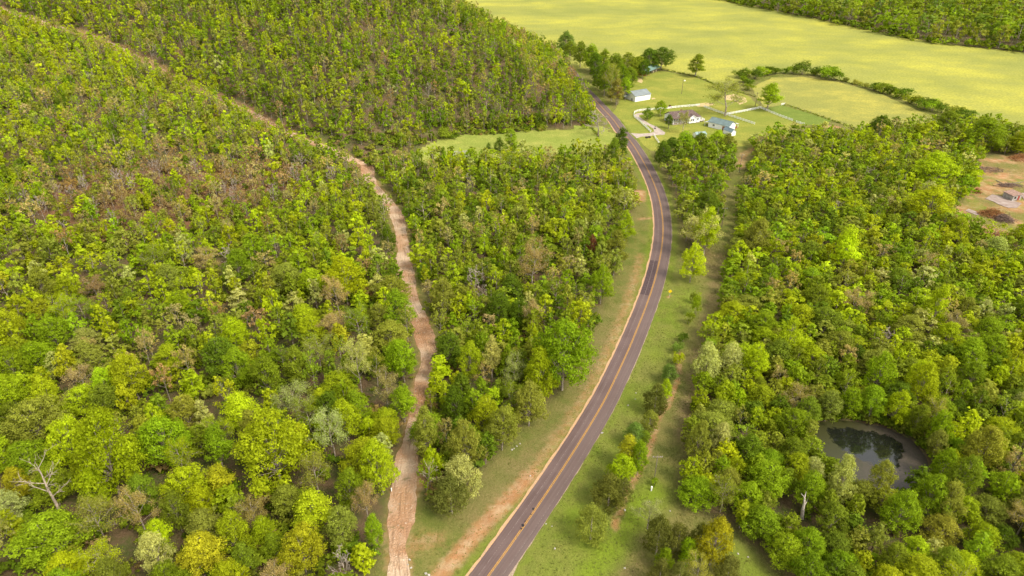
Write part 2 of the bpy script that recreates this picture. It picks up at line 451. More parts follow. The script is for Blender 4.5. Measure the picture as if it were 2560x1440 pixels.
g = NT('ground')
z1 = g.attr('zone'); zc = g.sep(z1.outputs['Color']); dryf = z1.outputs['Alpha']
n_big, n_mid, n_fine = g.noise(0.035, 5), g.noise(0.22, 5), g.noise(2.2, 6, .3, .7)
n_v = g.noise(7.0, 3, .3, .7)
grass = g.mix((0.125, 0.15, 0.026), (0.195, 0.18, 0.048), n_mid)
grass = g.mix(grass, (0.245, 0.185, 0.08), g.math('MULTIPLY', n_big, 0.5))
grass = g.mix(grass, (0.085, 0.11, 0.02), g.math('MULTIPLY', n_fine, 0.4))
grass = g.mix(grass, (0.17, 0.24, 0.015), g.math('MULTIPLY', zc[2], 0.8))
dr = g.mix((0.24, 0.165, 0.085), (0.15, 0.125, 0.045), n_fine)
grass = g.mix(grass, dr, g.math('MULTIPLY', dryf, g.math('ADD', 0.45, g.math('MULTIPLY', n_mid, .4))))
floor_c = g.mix((0.155, 0.10, 0.055), (0.085, 0.105, 0.026), n_mid)
floor_c = g.mix(floor_c, (0.17, 0.11, 0.07), g.math('MULTIPLY', g.noise(1.1, 5, .45, .7), .7))
floor_c = g.mix(floor_c, (0.07, 0.055, 0.03), g.math('MULTIPLY', n_v, 0.4))
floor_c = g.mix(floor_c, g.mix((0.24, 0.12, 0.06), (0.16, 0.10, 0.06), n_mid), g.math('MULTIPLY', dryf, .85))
col = g.mix(grass, floor_c, zc[0])
so = g.mix((0.40, 0.205, 0.09), (0.47, 0.32, 0.18), g.noise(0.5, 5))
so = g.mix(so, (0.30, 0.14, 0.06), g.math('MULTIPLY', g.noise(0.17, 4), .6))
sf = g.math('MULTIPLY', zc[1], 1.0)
sf2 = g.n.new('ShaderNodeMapRange'); sf2.inputs['From Min'].default_value = 0.35; sf2.inputs['From Max'].default_value = 0.75
g.l.new(g.math('MULTIPLY_ADD', g.noise(0.7, 6, .2, .8), 0.55, g.math('SUBTRACT', sf, 0.1)), sf2.inputs['Value'])
col = g.mix(col, so, g.math('MULTIPLY', g.math('MULTIPLY', sf2.outputs['Result'], g.math('MINIMUM', g.math('MULTIPLY', zc[1], 1.0), 1.0)), 1.0))
g.finish(col, 0.95, 0.05, g.math('ADD', g.math('MULTIPLY', n_v, .5), g.math('MULTIPLY', n_fine, .5)), 0.7, 0.25)
me = mesh_np('ground', np.stack([X, Y, Zg], -1).reshape(-1, 3), Fg, MATS['ground'], smooth=True)
a = me.attributes.new('zone', 'FLOAT_COLOR', 'POINT'); a.data.foreach_set('color', zone.ravel())
tag(link('ground', me), 'rough grass, leaf litter and bare orange soil under the woods and along the road', kind='structure')

# ---- field sheets
def grass_mat(name, c1, c2, c3, big, dirn=0.2, fine=1.2, c4=None):
    h = NT(name)
    a1 = h.noise(big, 6, .36, .66, stretch=((1.0, 1.5, 1), dirn), rough=.6)
    a2 = h.noise(big * 4, 6, .35, .68, stretch=((1.0, 1.3, 1), dirn - .5), rough=.62)
    a3 = h.noise(fine, 6, .3, .7)
    c = h.mix(c1, c2, a1); c = h.mix(c, c3, h.math('MULTIPLY', a2, .7))
    c = h.mix(c, c4 or tuple(x * .55 for x in c1), h.math('MULTIPLY', a3, .48))
    return h.finish(c, 0.95, 0.05, a3, 0.5, 0.2)
grass_mat('hay', (0.225, 0.24, 0.055), (0.43, 0.40, 0.062), (0.275, 0.28, 0.07), 0.011, -0.3, 0.7)
grass_mat('hay2', (0.25, 0.25, 0.06), (0.40, 0.355, 0.07), (0.23, 0.235, 0.06), 0.03, -0.5, 0.9)
grass_mat('lawn', (0.21, 0.235, 0.04), (0.32, 0.295, 0.055), (0.18, 0.21, 0.035), 0.04, 0.0, 1.2)
grass_mat('paddock', (0.15, 0.20, 0.035), (0.20, 0.235, 0.045), (0.13, 0.18, 0.03), 0.08, 0.0, 1.4)
grass_mat('meadow', (0.23, 0.265, 0.05), (0.33, 0.325, 0.075), (0.19, 0.235, 0.04), 0.05, 0.1, 1.2)
sheet('hay_field', W['hay field'], 0.03, MATS['hay'], 8, .8, 'broad yellow-green hay field between the farmyard and the far wood')
sheet('pasture_field', W['inner field'], 0.035, MATS['hay2'], 5, .6, 'smaller pasture enclosed by the curving hedgerow beside the farm')
sheet('lawn', W['yard'], 0.04, MATS['lawn'], 4, .5, 'mown green yard around the farmhouse and sheds')
sheet('paddock', W['paddock'], 0.046, MATS['paddock'], 2, .6, 'small bright green paddock beside the white board fence')
# the meadow lies where the slope is just beginning: grid that follows the terrain
mp = np.array(W['meadow']); mx_, my_ = np.arange(mp[:, 0].min(), mp[:, 0].max(), 1.6), np.arange(mp[:, 1].min(), mp[:, 1].max(), 1.6)
MX, MY = np.meshgrid(mx_, my_)
ins = inside(MX + (vnoise(MX, MY, 3, 5) - .5) * 4, MY + (vnoise(MX, MY, 3, 6) - .5) * 4, W['meadow'])
ii = np.arange(len(my_) - 1)[:, None] * len(mx_) + np.arange(len(mx_) - 1)[None]
keep = (ins[:-1, :-1] & ins[1:, 1:] & ins[:-1, 1:] & ins[1:, :-1]).ravel()
Fm = np.stack([ii, ii + 1, ii + len(mx_) + 1, ii + len(mx_)], -1).reshape(-1, 4)[keep]
tag(link('meadow', mesh_np('meadow', np.stack([MX, MY, height(MX, MY) + .16], -1).reshape(-1, 3), Fm, MATS['meadow'])), 'narrow grass meadow at the foot of the wooded hill', kind='structure')

# ------------------------------------------------------------------ road
r = NT('asphalt')
st = r.attr('strip'); sx = r.n.new('ShaderNodeSeparateXYZ'); r.l.new(st.outputs['Vector'], sx.inputs[0])
c = r.mix((0.098, 0.062, 0.055), (0.13, 0.086, 0.077), r.noise(0.12, 4))
ac = sx.outputs['X']
def band(node, centre, width):
    d = node.math('ABSOLUTE', node.math('SUBTRACT_', ac, centre)) if False else None
    s1 = node.n.new('ShaderNodeMath'); s1.operation = 'SUBTRACT'; node.l.new(ac, s1.inputs[0]); s1.inputs[1].default_value = centre
    s2 = node.n.new('ShaderNodeMath'); s2.operation = 'ABSOLUTE'; node.l.new(s1.outputs[0], s2.inputs[0])
    m_ = node.n.new('ShaderNodeMapRange'); m_.interpolation_type = 'SMOOTHSTEP'; node.l.new(s2.outputs[0], m_.inputs['Value'])
    m_.inputs['From Min'].default_value = 0; m_.inputs['From Max'].default_value = width; m_.inputs['To Min'].default_value = 1; m_.inputs['To Max'].default_value = 0
    return m_.outputs['Result']
lane = r.n.new('ShaderNodeMapRange'); r.l.new(ac, lane.inputs['Value']); lane.inputs['From Min'].default_value = -0.15; lane.inputs['From Max'].default_value = 0.15
c = r.mix(c, (0.128, 0.09, 0.077), r.math('MULTIPLY', lane.outputs['Result'], 0.55))
streak = r.noise(1.0, 4, .35, .65, vec=st.outputs['Vector'], stretch=((3.0, 0.05, 1), 0))
c = r.mix(c, (0.17, 0.13, 0.115), r.math('MULTIPLY', streak, .28))
for cc, ww in ((-2.35, .45), (-0.85, .45), (0.85, .45), (2.35, .45)):
    c = r.mix(c, (0.075, 0.053, 0.046), r.math('MULTIPLY', band(r, cc, ww), .2))
c = r.mix(c, (0.05, 0.034, 0.033), r.math('MULTIPLY', r.noise(6, 3, .5, .75), .25))
r.finish(c, 0.85, 0.25, r.noise(9, 3), .2, .03)
road = ribbon('road', ROAD, HALF, HALF, 0.06, MATS['asphalt'], cols=6)
tag(road, 'two-lane reddish-brown country road curving between the woods', kind='structure')
def worn(name, c1, c2, lo, hi):
    w_ = NT(name); s_ = w_.attr('strip')
    return w_.finish(w_.mix(c1, c2, w_.noise(1.0, 5, lo, hi, stretch=((3, 3, 3), 0))), .8, .2)
worn('yellow paint', (0.50, 0.255, 0.03), (0.27, 0.155, 0.06), .42, .72)
worn('white paint', (0.40, 0.35, 0.34), (0.165, 0.115, 0.115), .36, .56)
worn('gravel edge', (0.52, 0.29, 0.14), (0.34, 0.24, 0.15), .4, .6)
worn('pale gravel', (0.36, 0.26, 0.19), (0.24, 0.19, 0.12), .4, .6)
worn('seal', (0.19, 0.15, 0.135), (0.115, 0.082, 0.07), .36, .58)
for off in (-0.13, 0.13): ribbon('centre_line', ROAD, -(off - .06), off + .06, 0.066, MATS['yellow paint'], road)
ribbon('edge_line', ROAD, 1.75, -1.60, 0.066, MATS['seal'], road)
ribbon('edge_line', ROAD, -2.15, 2.25, 0.066, MATS['seal'], road)
ribbon('gravel_shoulder', ROAD, HALF + .55, -HALF + .06, 0.035, MATS['gravel edge'], road, jag=.16)
ribbon('gravel_shoulder', ROAD, -HALF + .06, HALF + .12, 0.035, MATS['pale gravel'], road, jag=.12)
kk = np.arange(len(ROAD)); ry = ROAD[:, 1]
i0, i1 = int(np.argmin(abs(ry - flat(0, 742)[1]))), int(np.argmin(abs(ry - flat(0, 655)[1])))
ribbon('repair_patch', ROAD[i0:i1 + 1], HALF - .1, -.4, 0.0645, mat('patch asphalt', (0.072, 0.047, 0.047), .85, .25, .15, 1.5), road)
n_ap = int(np.argmin(abs(ry - flat(0, 1370)[1])))
apw = np.clip((n_ap - kk[:n_ap + 1]) * .32, 0, 5.5)
ribbon('gravel_apron', ROAD[:n_ap + 1], -HALF + .05, HALF + apw, 0.03, MATS['pale gravel'], road, jag=.15)
tm = mat('tar', (0.012, 0.009, 0.012), .5, .5, .2, 4)
for px, py, rr in ((1333, 1273, .26), (1327, 1286, .14), (1313, 1304, .16), (1307, 1314, .30), (1303, 1322, .18)):
    p = flat(px, py); V = [(p[0] + rr * (1 + .35 * math.sin(3 * t + px)) * math.cos(t), p[1] + rr * 1.4 * math.sin(t), .068) for t in np.linspace(0, 2 * math.pi, 11)[:-1]]
    MB().add(V, [tuple(range(10))]).build('tar_spot', tm, road)

# ---- dirt track
t_ = NT('dirt')
st = t_.attr('strip')
c = t_.mix((0.42, 0.25, 0.14), (0.56, 0.41, 0.28), t_.noise(0.16, 5))
c = t_.mix(c, (0.34, 0.17, 0.08), t_.math('MULTIPLY', t_.noise(0.06, 3, .45, .62), .75))
c = t_.mix(c, (0.60, 0.50, 0.40), t_.math('MULTIPLY', t_.noise(1.6, 6, .55, .8), .8))
c = t_.mix(c, (0.20, 0.12, 0.065), t_.math('MULTIPLY', t_.noise(1.0, 5, .5, .72, vec=st.outputs['Vector'], stretch=((2.2, 0.12, 1), 0)), .55))
c = t_.mix(c, (0.12, 0.12, 0.035), t_.math('MULTIPLY', t_.noise(0.45, 6, .58, .7), .6))
t_.finish(c, .95, .05, t_.noise(2.5, 6), .7, .3)
hwid = TRACK[:, 2] + (vnoise(TRACK[:, 0], TRACK[:, 1], 6, 8) - .5) * .9
tk = ribbon('dirt_track', TRACK[:, :2], hwid + .1, hwid + .1, 0.07, MATS['dirt'], cols=6, jag=.22)
tag(tk, 'bare orange dirt track climbing through the wood towards the hill', kind='structure')

# ---- driveway
dv = NT('drive gravel')
c = dv.mix((0.33, 0.27, 0.225), (0.43, 0.36, 0.305), dv.noise(0.5, 5))
c = dv.mix(c, (0.30, 0.22, 0.16), dv.math('MULTIPLY', dv.noise(1.4, 5, .5, .75), .6))
dv.finish(c, .95, .05, dv.noise(4, 4), .4, .1)
drive = sheet('driveway', [flat(*p) for p in ((1576, 333), (1583, 333.5), (1600, 334.5), (1625, 333), (1636, 329), (1633, 322), (1621, 314), (1618, 310.5), (1625, 310.5), (1637, 315), (1641, 316.5), (1652, 324), (1663, 332), (1661, 337), (1640, 338),
                       (1625, 340), (1604, 341.5), (1592, 346), (1587, 341))], 0.055, MATS['drive gravel'], 2, .15, 'pale gravel driveway leading from the road to the farmhouse')
lp = smooth_line([flat(*p) for p in ((1622, 313), (1610, 304.5), (1599, 297), (1592, 291), (1594, 286.5), (1602, 284.5), (1611, 284.5))], .8)
lo_ = ribbon('driveway_loop', lp, 1.3, 1.3, .05, MATS['drive gravel'], jag=.2)
tag(lo_, 'narrow gravel loop of the drive curving inside the white fence', kind='structure')
soilm = mat('yard soil', (0.52, 0.37, 0.22), .95, .05, color2=(0.36, 0.30, 0.10), scale=.6)
for nm, pts, lab in (('bare_soil', ((1805, 240), (1835, 236), (1862, 244), (1868, 255), (1850, 262), (1838, 252), (1815, 250)), 'pale bare soil patch worn in the yard behind the airy tree'),
                     ('bare_soil', ((1738, 261), (1760, 257), (1778, 257), (1788, 262), (1770, 266), (1745, 267)), 'tan bare soil strip at the end of the white board fence'),
                     ('bare_soil', ((1583, 195), (1592, 193), (1604, 197), (1608, 204), (1603, 208), (1590, 203)), 'orange bare soil bank below the open barn'),
                     ('bare_soil', ((1628, 246.5), (1634, 244.5), (1640, 247), (1630, 249)), 'small worn soil patch at the white barn corner'),
                     ('bare_soil', ((1660, 271), (1676, 266), (1690, 267), (1672, 273)), 'pink bare soil strip beside the curved white fence')):
    sheet(nm, [flat(*p) for p in pts], .052, soilm, 2, .35, lab)

# ---- ponds
w = NT('pond water')
w.b.inputs['Base Color'].default_value = (0.010, 0.011, 0.008, 1); w.b.inputs['Roughness'].default_value = .03; w.b.inputs['Specular IOR Level'].default_value = 1.0
bp = w.n.new('ShaderNodeBump'); bp.inputs['Strength'].default_value = .03; bp.inputs['Distance'].default_value = .05
w.l.new(w.noise(2.0, 3), bp.inputs['Height']); w.l.new(bp.outputs['Normal'], w.b.inputs['Normal'])
af = w.n.new('ShaderNodeMapRange'); af.inputs['From Min'].default_value = .42; af.inputs['From Max'].default_value = .58
w.l.new(w.math('MULTIPLY_ADD', w.noise(.9, 6, .2, .8), .5, w.math('SUBTRACT', w.sep(w.attr('algae').outputs['Color'])[0], .22)), af.inputs['Value'])
ab = w.n.new('ShaderNodeBsdfPrincipled'); ab.inputs['Roughness'].default_value = .42; ab.inputs['Specular IOR Level'].default_value = .5
wa = w.mix((0.04, 0.04, 0.010), (0.075, 0.058, 0.046), w.sep(w.attr('algae').outputs['Color'])[1])
wa = w.mix(wa, (0.03, 0.032, 0.012), w.math('MULTIPLY', w.noise(2.5, 6, .35, .7), .6)); w.l.new(wa, ab.inputs['Base Color'])
wm_ = w.n.new('ShaderNodeMixShader'); w.l.new(af.outputs['Result'], wm_.inputs[0]); w.l.new(w.b.outputs[0], wm_.inputs[1]); w.l.new(ab.outputs[0], wm_.inputs[2]); w.l.new(wm_.outputs[0], w.n['Material Output'].inputs['Surface'])
OPEN_W = [flat(*p) for p in ((2066, 1066), (2133, 1068), (2233, 1088), (2262, 1115), (2246, 1176), (2200, 1168), (2120, 1132), (2080, 1100))]
pp = np.array(POND_W); qx, qy = np.arange(pp[:, 0].min() - 1, pp[:, 0].max() + 1, .5), np.arange(pp[:, 1].min() - 1, pp[:, 1].max() + 1, .5)
QX, QY = np.meshgrid(qx, qy); qin = inside(QX, QY, POND_W)
qi = np.arange(len(qy) - 1)[:, None] * len(qx) + np.arange(len(qx) - 1)[None]
qk = (qin[:-1, :-1] | qin[1:, 1:] | qin[:-1, 1:] | qin[1:, :-1]).ravel()
sdq = np.where(inside(QX, QY, OPEN_W), -1, 1) * dist_line(QX, QY, OPEN_W, True)
me = mesh_np('pond_water', np.stack([QX, QY, np.full(QX.shape, -.3)], -1).reshape(-1, 3), np.stack([qi, qi + 1, qi + len(qx) + 1, qi + len(qx)], -1).reshape(-1, 4)[qk], MATS['pond water'])
at = me.attributes.new('algae', 'FLOAT_COLOR', 'POINT')
at.data.foreach_set('color', np.stack([np.clip(.5 + sdq / 3.0, 0, 1), sstep(72, 84, QX + .6 * (112 - QY)), 0 * QX, 1 + 0 * QX], -1).astype(np.float32).ravel())
tag(link('pond_water', me), 'dark still pond with algae margins reflecting grey sky and tree crowns', kind='structure')
w2 = mat('farm pond water', (0.27, 0.27, 0.16), .35, .3, .1, .4)
tag(sheet('farm_pond_water', POND2_W, -0.22, w2, 2, 0), 'tiny pale farm pond at the lower edge of the meadow', kind='structure')

# ------------------------------------------------------------------ foliage
PAL = {'lime': (0.41, 0.51, 0.012), 'yellow': (0.365, 0.43, 0.012), 'green': (0.25, 0.36, 0.012), 'mid': (0.22, 0.285, 0.018), 'dark': (0.125, 0.195, 0.012),
       'olive': (0.285, 0.31, 0.04), 'pale': (0.45, 0.47, 0.13), 'tan': (0.41, 0.325, 0.11), 'gold': (0.43, 0.44, 0.02), 'brown': (0.33, 0.21, 0.095),
       'cedar': (0.15, 0.16, 0.028), 'teal': (0.18, 0.28, 0.04), 'rust': (0.18, 0.075, 0.035)}
WORDS = {'lime': 'bright lime-green', 'yellow': 'yellow-green', 'green': 'fresh green', 'mid': 'mid-green', 'dark': 'deep green', 'olive': 'olive-green', 'pale': 'pale silvery-green',
         'tan': 'tan budding', 'gold': 'golden-yellow', 'brown': 'brownish', 'cedar': 'dark olive', 'teal': 'blue-green', 'rust': 'rust-red'}
fm = NT('foliage')
tg, to, sh = fm.attr('tint'), fm.attr('tint', 'OBJECT'), fm.attr('shade')
ob = fm.n.new('ShaderNodeVectorMath'); ob.operation = 'SCALE'; fm.l.new(to.outputs['Vector'], ob.inputs[0]); fm.l.new(sh.outputs['Fac'], ob.inputs['Scale'])
ad = fm.n.new('ShaderNodeVectorMath'); ad.operation = 'ADD'; fm.l.new(ob.outputs[0], ad.inputs[0]); fm.l.new(tg.outputs['Vector'], ad.inputs[1])
fm.l.new(ad.outputs[0], fm.b.inputs['Base Color']); fm.b.inputs['Roughness'].default_value = .55; fm.b.inputs['Specular IOR Level'].default_value = .06
tl = fm.n.new('ShaderNodeBsdfTranslucent')
tc = fm.n.new('ShaderNodeVectorMath'); tc.operation = 'MULTIPLY'; tc.inputs[1].default_value = (1.15, 1.05, 0.6); fm.l.new(ad.outputs[0], tc.inputs[0]); fm.l.new(tc.outputs[0], tl.inputs['Color'])
ms = fm.n.new('ShaderNodeMixShader'); ms.inputs[0].default_value = 0.48
fm.l.new(fm.b.outputs[0], ms.inputs[1]); fm.l.new(tl.outputs[0], ms.inputs[2]); fm.l.new(ms.outputs[0], fm.n['Material Output'].inputs['Surface'])
FOL = MATS['foliage']
BARK = mat('bark', (0.34, 0.28, 0.22), .9, .1, .3, 2.0)
DEADBARK = mat('weathered wood', (0.40, 0.32, 0.24), .9, .1, .25, 2.0)

def tubes(segs, sides=4):
    """one vertex/quad array from many tapered segments (a, b, r0, r1)"""
    S = np.array([np.r_[a, b, r0, r1] for a, b, r0, r1 in segs], float)
    S[:, 6:8] = np.maximum(S[:, 6:8], (.028, .016))
    a, b, r0, r1 = S[:, :3], S[:, 3:6], S[:, 6], S[:, 7]
    d = b - a; d /= np.linalg.norm(d, axis=1)[:, None] + 1e-9
    ref = np.where(np.abs(d[:, 2:3]) < .9, np.array([[0, 0, 1.]]), np.array([[1., 0, 0]]))
    u = np.cross(d, ref); u /= np.linalg.norm(u, axis=1)[:, None] + 1e-9; w_ = np.cross(d, u)
    ang = 2 * np.pi * np.arange(sides) / sides
    ring = np.cos(ang)[None, :, None] * u[:, None] + np.sin(ang)[None, :, None] * w_[:, None]
    V = np.concatenate([a[:, None] + ring * r0[:, None, None], b[:, None] + ring * r1[:, None, None]], 1).reshape(-1, 3)
    k = np.arange(sides); base = np.arange(len(S))[:, None] * 2 * sides
    Fq = np.stack([base + k, base + (k + 1) % sides, base + sides + (k + 1) % sides, base + sides + k], -1).reshape(-1, 4)
    return V, Fq

def leaves(rng, pos, out, size, up=.35, rnd=.75, quad=True):
    n = len(pos)
    nm = out * .75 + rng.randn(n, 3) * rnd * .6 + np.array([0, 0, up])
    nm /= np.linalg.norm(nm, axis=1)[:, None] + 1e-9
    t = np.cross(nm, rng.randn(n, 3)); t /= np.linalg.norm(t, axis=1)[:, None] + 1e-9
    b = np.cross(nm, t)
    s = (size * (.6 + .8 * rng.rand(n)))[:, None] if np.ndim(size) == 0 else size[:, None]
    if quad:
        V = np.stack([pos - t * s * .62, pos + b * s * .40 + nm * s * .12, pos + t * s * .62, pos - b * s * .40 + nm * s * .12], 1).reshape(-1, 3)
        return V, np.arange(4 * n).reshape(-1, 4)
    V = np.stack([pos - t * s * .55 - b * s * .36, pos + t * s * .55 - b * s * .36, pos + b * s * .62], 1).reshape(-1, 3)
    return V, np.arange(3 * n).reshape(-1, 3)

def blob_points(rng, C, Rl, n, zflat=.85, per=26, sig=.30):
    """leaf positions gathered in sprays that sit on the outer shells of overlapping lobes"""
    wgt = Rl ** 2; wgt = wgt / wgt.sum()
    ns = max(12, n // per); P, D, K, need = [], [], [], ns
    while need > 0:
        m_ = need * 2
        k = rng.choice(len(C), m_, p=wgt)
        d = rng.randn(m_, 3); d[:, 2] = np.abs(d[:, 2]) * np.where(rng.rand(m_) < .76, 1, -1); d /= np.linalg.norm(d, axis=1)[:, None]
        p = C[k] + d * (Rl[k] * (.62 + .62 * rng.rand(m_)))[:, None] * np.array([1, 1, zflat])
        q = np.linalg.norm((p[:, None] - C[None]) / np.array([1, 1, zflat]), axis=2) / Rl[None]
        q[np.arange(m_), k] = 9
        ok = q.min(1) > .66
        P.append(p[ok][:need]); D.append(d[ok][:need]); K.append(k[ok][:need]); need -= len(P[-1])
    P, D, K = np.concatenate(P), np.concatenate(D), np.concatenate(K)
    c = rng.randint(0, ns, n)
    off = rng.randn(n, 3) * np.array([1, 1, .55]) * (sig * (.6 + .8 * rng.rand(ns)))[c][:, None]
    d = D[c] * .75 + off / (sig * 2.5); d /= np.linalg.norm(d, axis=1)[:, None] + 1e-9
    return P[c] + off, d, K[c]

def grow(rng, H, spread, n1, n2, n3, z0=.3, r=.2, up=.55):
    """trunk with limbs, boughs and twigs; returns segments and the outer tips"""
    seg, tips = [], []
    top = np.array([rng.randn() * .3, rng.randn() * .3, H * .93])
    pts = [np.zeros(3)] + [np.array([top[0] * t + rng.randn() * .12, top[1] * t + rng.randn() * .12, top[2] * t]) for t in (.3, .55, .78, 1)]
    rad = [r, r * .8, r * .58, r * .36, r * .08]
    for i in range(4): seg.append((pts[i], pts[i + 1], rad[i], rad[i + 1]))
    for i in range(n1):
        t = z0 + (.92 - z0) * (i + rng.rand()) / n1
        az = i * 2.4 + rng.rand() * .8
        base = np.array([np.interp(t, (0, .3, .55, .78, 1), [p[k] for p in pts]) for k in range(3)])
        L = spread * (1.15 - .55 * abs(t - .5) * 2 * (t > .5)) * (.75 + .4 * rng.rand())
        d = np.array([math.cos(az), math.sin(az), up + .5 * t + .2 * rng.rand()]); d /= np.linalg.norm(d)
        mid = base + d * L * .55; d2 = d + np.array([0, 0, .25]) + rng.randn(3) * .15; d2 /= np.linalg.norm(d2); end = mid + d2 * L * .5
        r1 = r * (.42 - .22 * t)
        seg += [(base, mid, r1, r1 * .6), (mid, end, r1 * .6, r1 * .15)]; tips.append(end)
        for j in range(n2):
            s = .3 + .65 * (j + rng.rand()) / n2
            b2 = base + (mid - base) * min(1, s * 1.8) if s < .55 else mid + (end - mid) * (s - .55) / .45
            e = d + rng.randn(3) * .75 + np.array([0, 0, .25]); e /= np.linalg.norm(e)
            en = b2 + e * L * (.28 + .25 * rng.rand())
            seg.append((b2, en, r1 * .34, r1 * .1)); tips.append(en)
            for k in range(n3):
                e2 = e + rng.randn(3) * .7; e2 /= np.linalg.norm(e2)
                b3 = b2 + (en - b2) * (.35 + .6 * rng.rand()); e3 = b3 + e2 * L * (.12 + .16 * rng.rand())
                seg.append((b3, e3, r1 * .14, r1 * .05)); tips.append(e3)
    return seg, np.array(tips)

NOM = {'broad': (8.0, 11.0), 'oval': (5.2, 12.0), 'sparse': (7.0, 12.0), 'bare': (6.0, 11.0), 'cedar': (5.0, 6.0), 'bush': (3.6, 3.0)}
def make_tree(kind, seed, n_leaf, leaf, lod):
    """returns (crown V, F, shade) and (wood V, F) at the kind's nominal size in metres"""
    rng = np.random.RandomState(seed)
    Wd, H = NOM[kind]; quad = lod == 0; wood = None
    if kind in ('broad', 'oval'):
        Rr = Wd / 2
        z_lo = H * rng.uniform(.10, .24); nl = 44 if kind == 'broad' else 32
        C, Rl = [], []
        asym = rng.randn(2) * .12 * Rr
        for i in range(nl):
            t = (i + rng.rand()) / nl; z = z_lo + (H - z_lo) * (.12 + .76 * t)
            prof = math.sin(math.pi * min(1, (.18 + .82 * t)) ** (.8 if kind == 'broad' else .7)) ** .75
            az = i * 2.399 + rng.rand() * .9; rad = Rr * .82 * prof * math.sqrt(rng.uniform(.2, 1.15))
            C.append((math.cos(az) * rad + asym[0] * t, math.sin(az) * rad + asym[1] * t, z)); Rl.append(Rr * rng.uniform(.13, .36) * (.75 + .35 * prof))
        C, Rl = np.array(C), np.array(Rl)
        p, d, k = blob_points(rng, C, Rl, n_leaf, .85, 24 if lod == 0 else 6, .27 if lod == 0 else .34)
        V, Fc = leaves(rng, p, d, leaf, quad=quad)
        sv = .64 if lod == 0 else .36
        shade = (1 - sv / 2 + sv * rng.rand(n_leaf)) * (.84 + .32 * rng.rand(nl))[k]
        top = np.array([asym[0], asym[1], H * .8])
        seg = [((0, 0, -.3), top * .35, .2, .16), (top * .35, top * .7, .16, .1), (top * .7, top, .1, .03)]
        for i in (range(nl) if lod == 0 else range(0, nl, 6)):
            b = top * min(.8, max(.25, C[i, 2] / H - .22)); seg.append((b, C[i] + (0, 0, Rl[i] * .3), .065, .02))
        wood = tubes(seg, 5 if lod == 0 else 3)
    elif kind in ('sparse', 'bare'):
        seg, tips = grow(rng, H, Wd * .5, 11, 4 if lod == 0 else 2, 3 if lod == 0 else (1 if kind == 'bare' else 0), .28 if kind == 'sparse' else .2, .19)
        if kind == 'bare': seg = [(p_, q_, max(r_, .06), max(s_, .035)) for p_, q_, r_, s_ in seg]
        wood = tubes(seg, 4 if lod == 0 else 3)
        if kind == 'sparse':
            k = rng.choice(len(tips), n_leaf); d = rng.randn(n_leaf, 3); d /= np.linalg.norm(d, axis=1)[:, None]
            p = tips[k] + d * (.25 + .75 * rng.rand(n_leaf, 1)) * .95
            V, Fc = leaves(rng, p, d, leaf * .85, quad=quad); shade = (.75 + .5 * rng.rand(n_leaf)) * (.8 + .4 * rng.rand(len(tips)))[k]
        else: V, Fc, shade = None, None, None
    elif kind == 'cedar':
        nl = 46; t = rng.rand(nl) ** .8; az = np.arange(nl) * 2.399
        prof = np.sin(np.pi * (.22 + .78 * t)) ** .75
        rad = Wd / 2 * prof * (.62 + .3 * rng.rand(nl))
        C = np.stack([np.cos(az) * rad, np.sin(az) * rad, H * (.06 + .84 * t)], 1); Rl = Wd / 2 * (.2 + .14 * rng.rand(nl))
        p, d, k = blob_points(rng, C, Rl, n_leaf, 1.1, 18 if lod == 0 else 6, .18 if lod == 0 else .26)
        V, Fc = leaves(rng, p, d, leaf * .8, up=.5, rnd=1.0, quad=quad); shade = (.7 + .6 * rng.rand(n_leaf)) * (.8 + .4 * rng.rand(nl))[k]
        wood = tubes([((0, 0, -.2), (0, 0, H * .9), .16, .03)], 5)
    else:
        nl = 9; C = np.stack([rng.randn(nl) * Wd * .2, rng.randn(nl) * Wd * .2, H * (.25 + .45 * rng.rand(nl))], 1); Rl = Wd / 2 * rng.uniform(.35, .6, nl)
        p, d, k = blob_points(rng, C, Rl, n_leaf, .85, 20 if lod == 0 else 5, .22); p[:, 2] = np.maximum(p[:, 2], .05)
        V, Fc = leaves(rng, p, d, leaf, quad=quad); shade = (.75 + .5 * rng.rand(n_leaf)) * (.85 + .3 * rng.rand(nl))[k]
        wood = tubes([((0, 0, -.1), c * .9, .04, .015) for c in C], 3)
    if V is not None and kind != 'bush':                          # a few see-through gaps and an uneven outline
        pass
    return (V, Fc, shade), wood

NLEAF = {'broad': (12500, .215), 'oval': (8200, .21), 'sparse': (5200, .19), 'bare': (0, 0), 'cedar': (7500, .19), 'bush': (1900, .19)}
HI = {}
for kd in NOM:
    HI[kd] = []
    for i in range(5):
        (V, Fc, shd), wd = make_tree(kd, 100 + i * 17 + len(kd), NLEAF[kd][0], NLEAF[kd][1], 0)
        cm = None
        if V is not None:
            cm = mesh_np(kd + ' crown', V, Fc, FOL)
            at = cm.attributes.new('shade', 'FLOAT', 'FACE'); at.data.foreach_set('value', shd.astype(np.float32))
        HI[kd].append((cm, mesh_np(kd + ' trunk', wd[0], wd[1], BARK, smooth=True)))
def lowset(nl, lf, nv=7):
    S = {}
    for kd in NOM:
        S[kd] = []
        for i in range(nv):
            n = int(nl * {'broad': 1.2, 'oval': .9, 'sparse': .8, 'bare': 0, 'cedar': .9, 'bush': .28}[kd])
            S[kd].append(make_tree(kd, 900 + i * 31 + len(kd), max(n, 1), lf * {'sparse': .8, 'bush': .8}.get(kd, 1), 1))
    return S
LOW1, LOW15, LOW2 = lowset(800, .62), lowset(430, .78), lowset(195, .98)

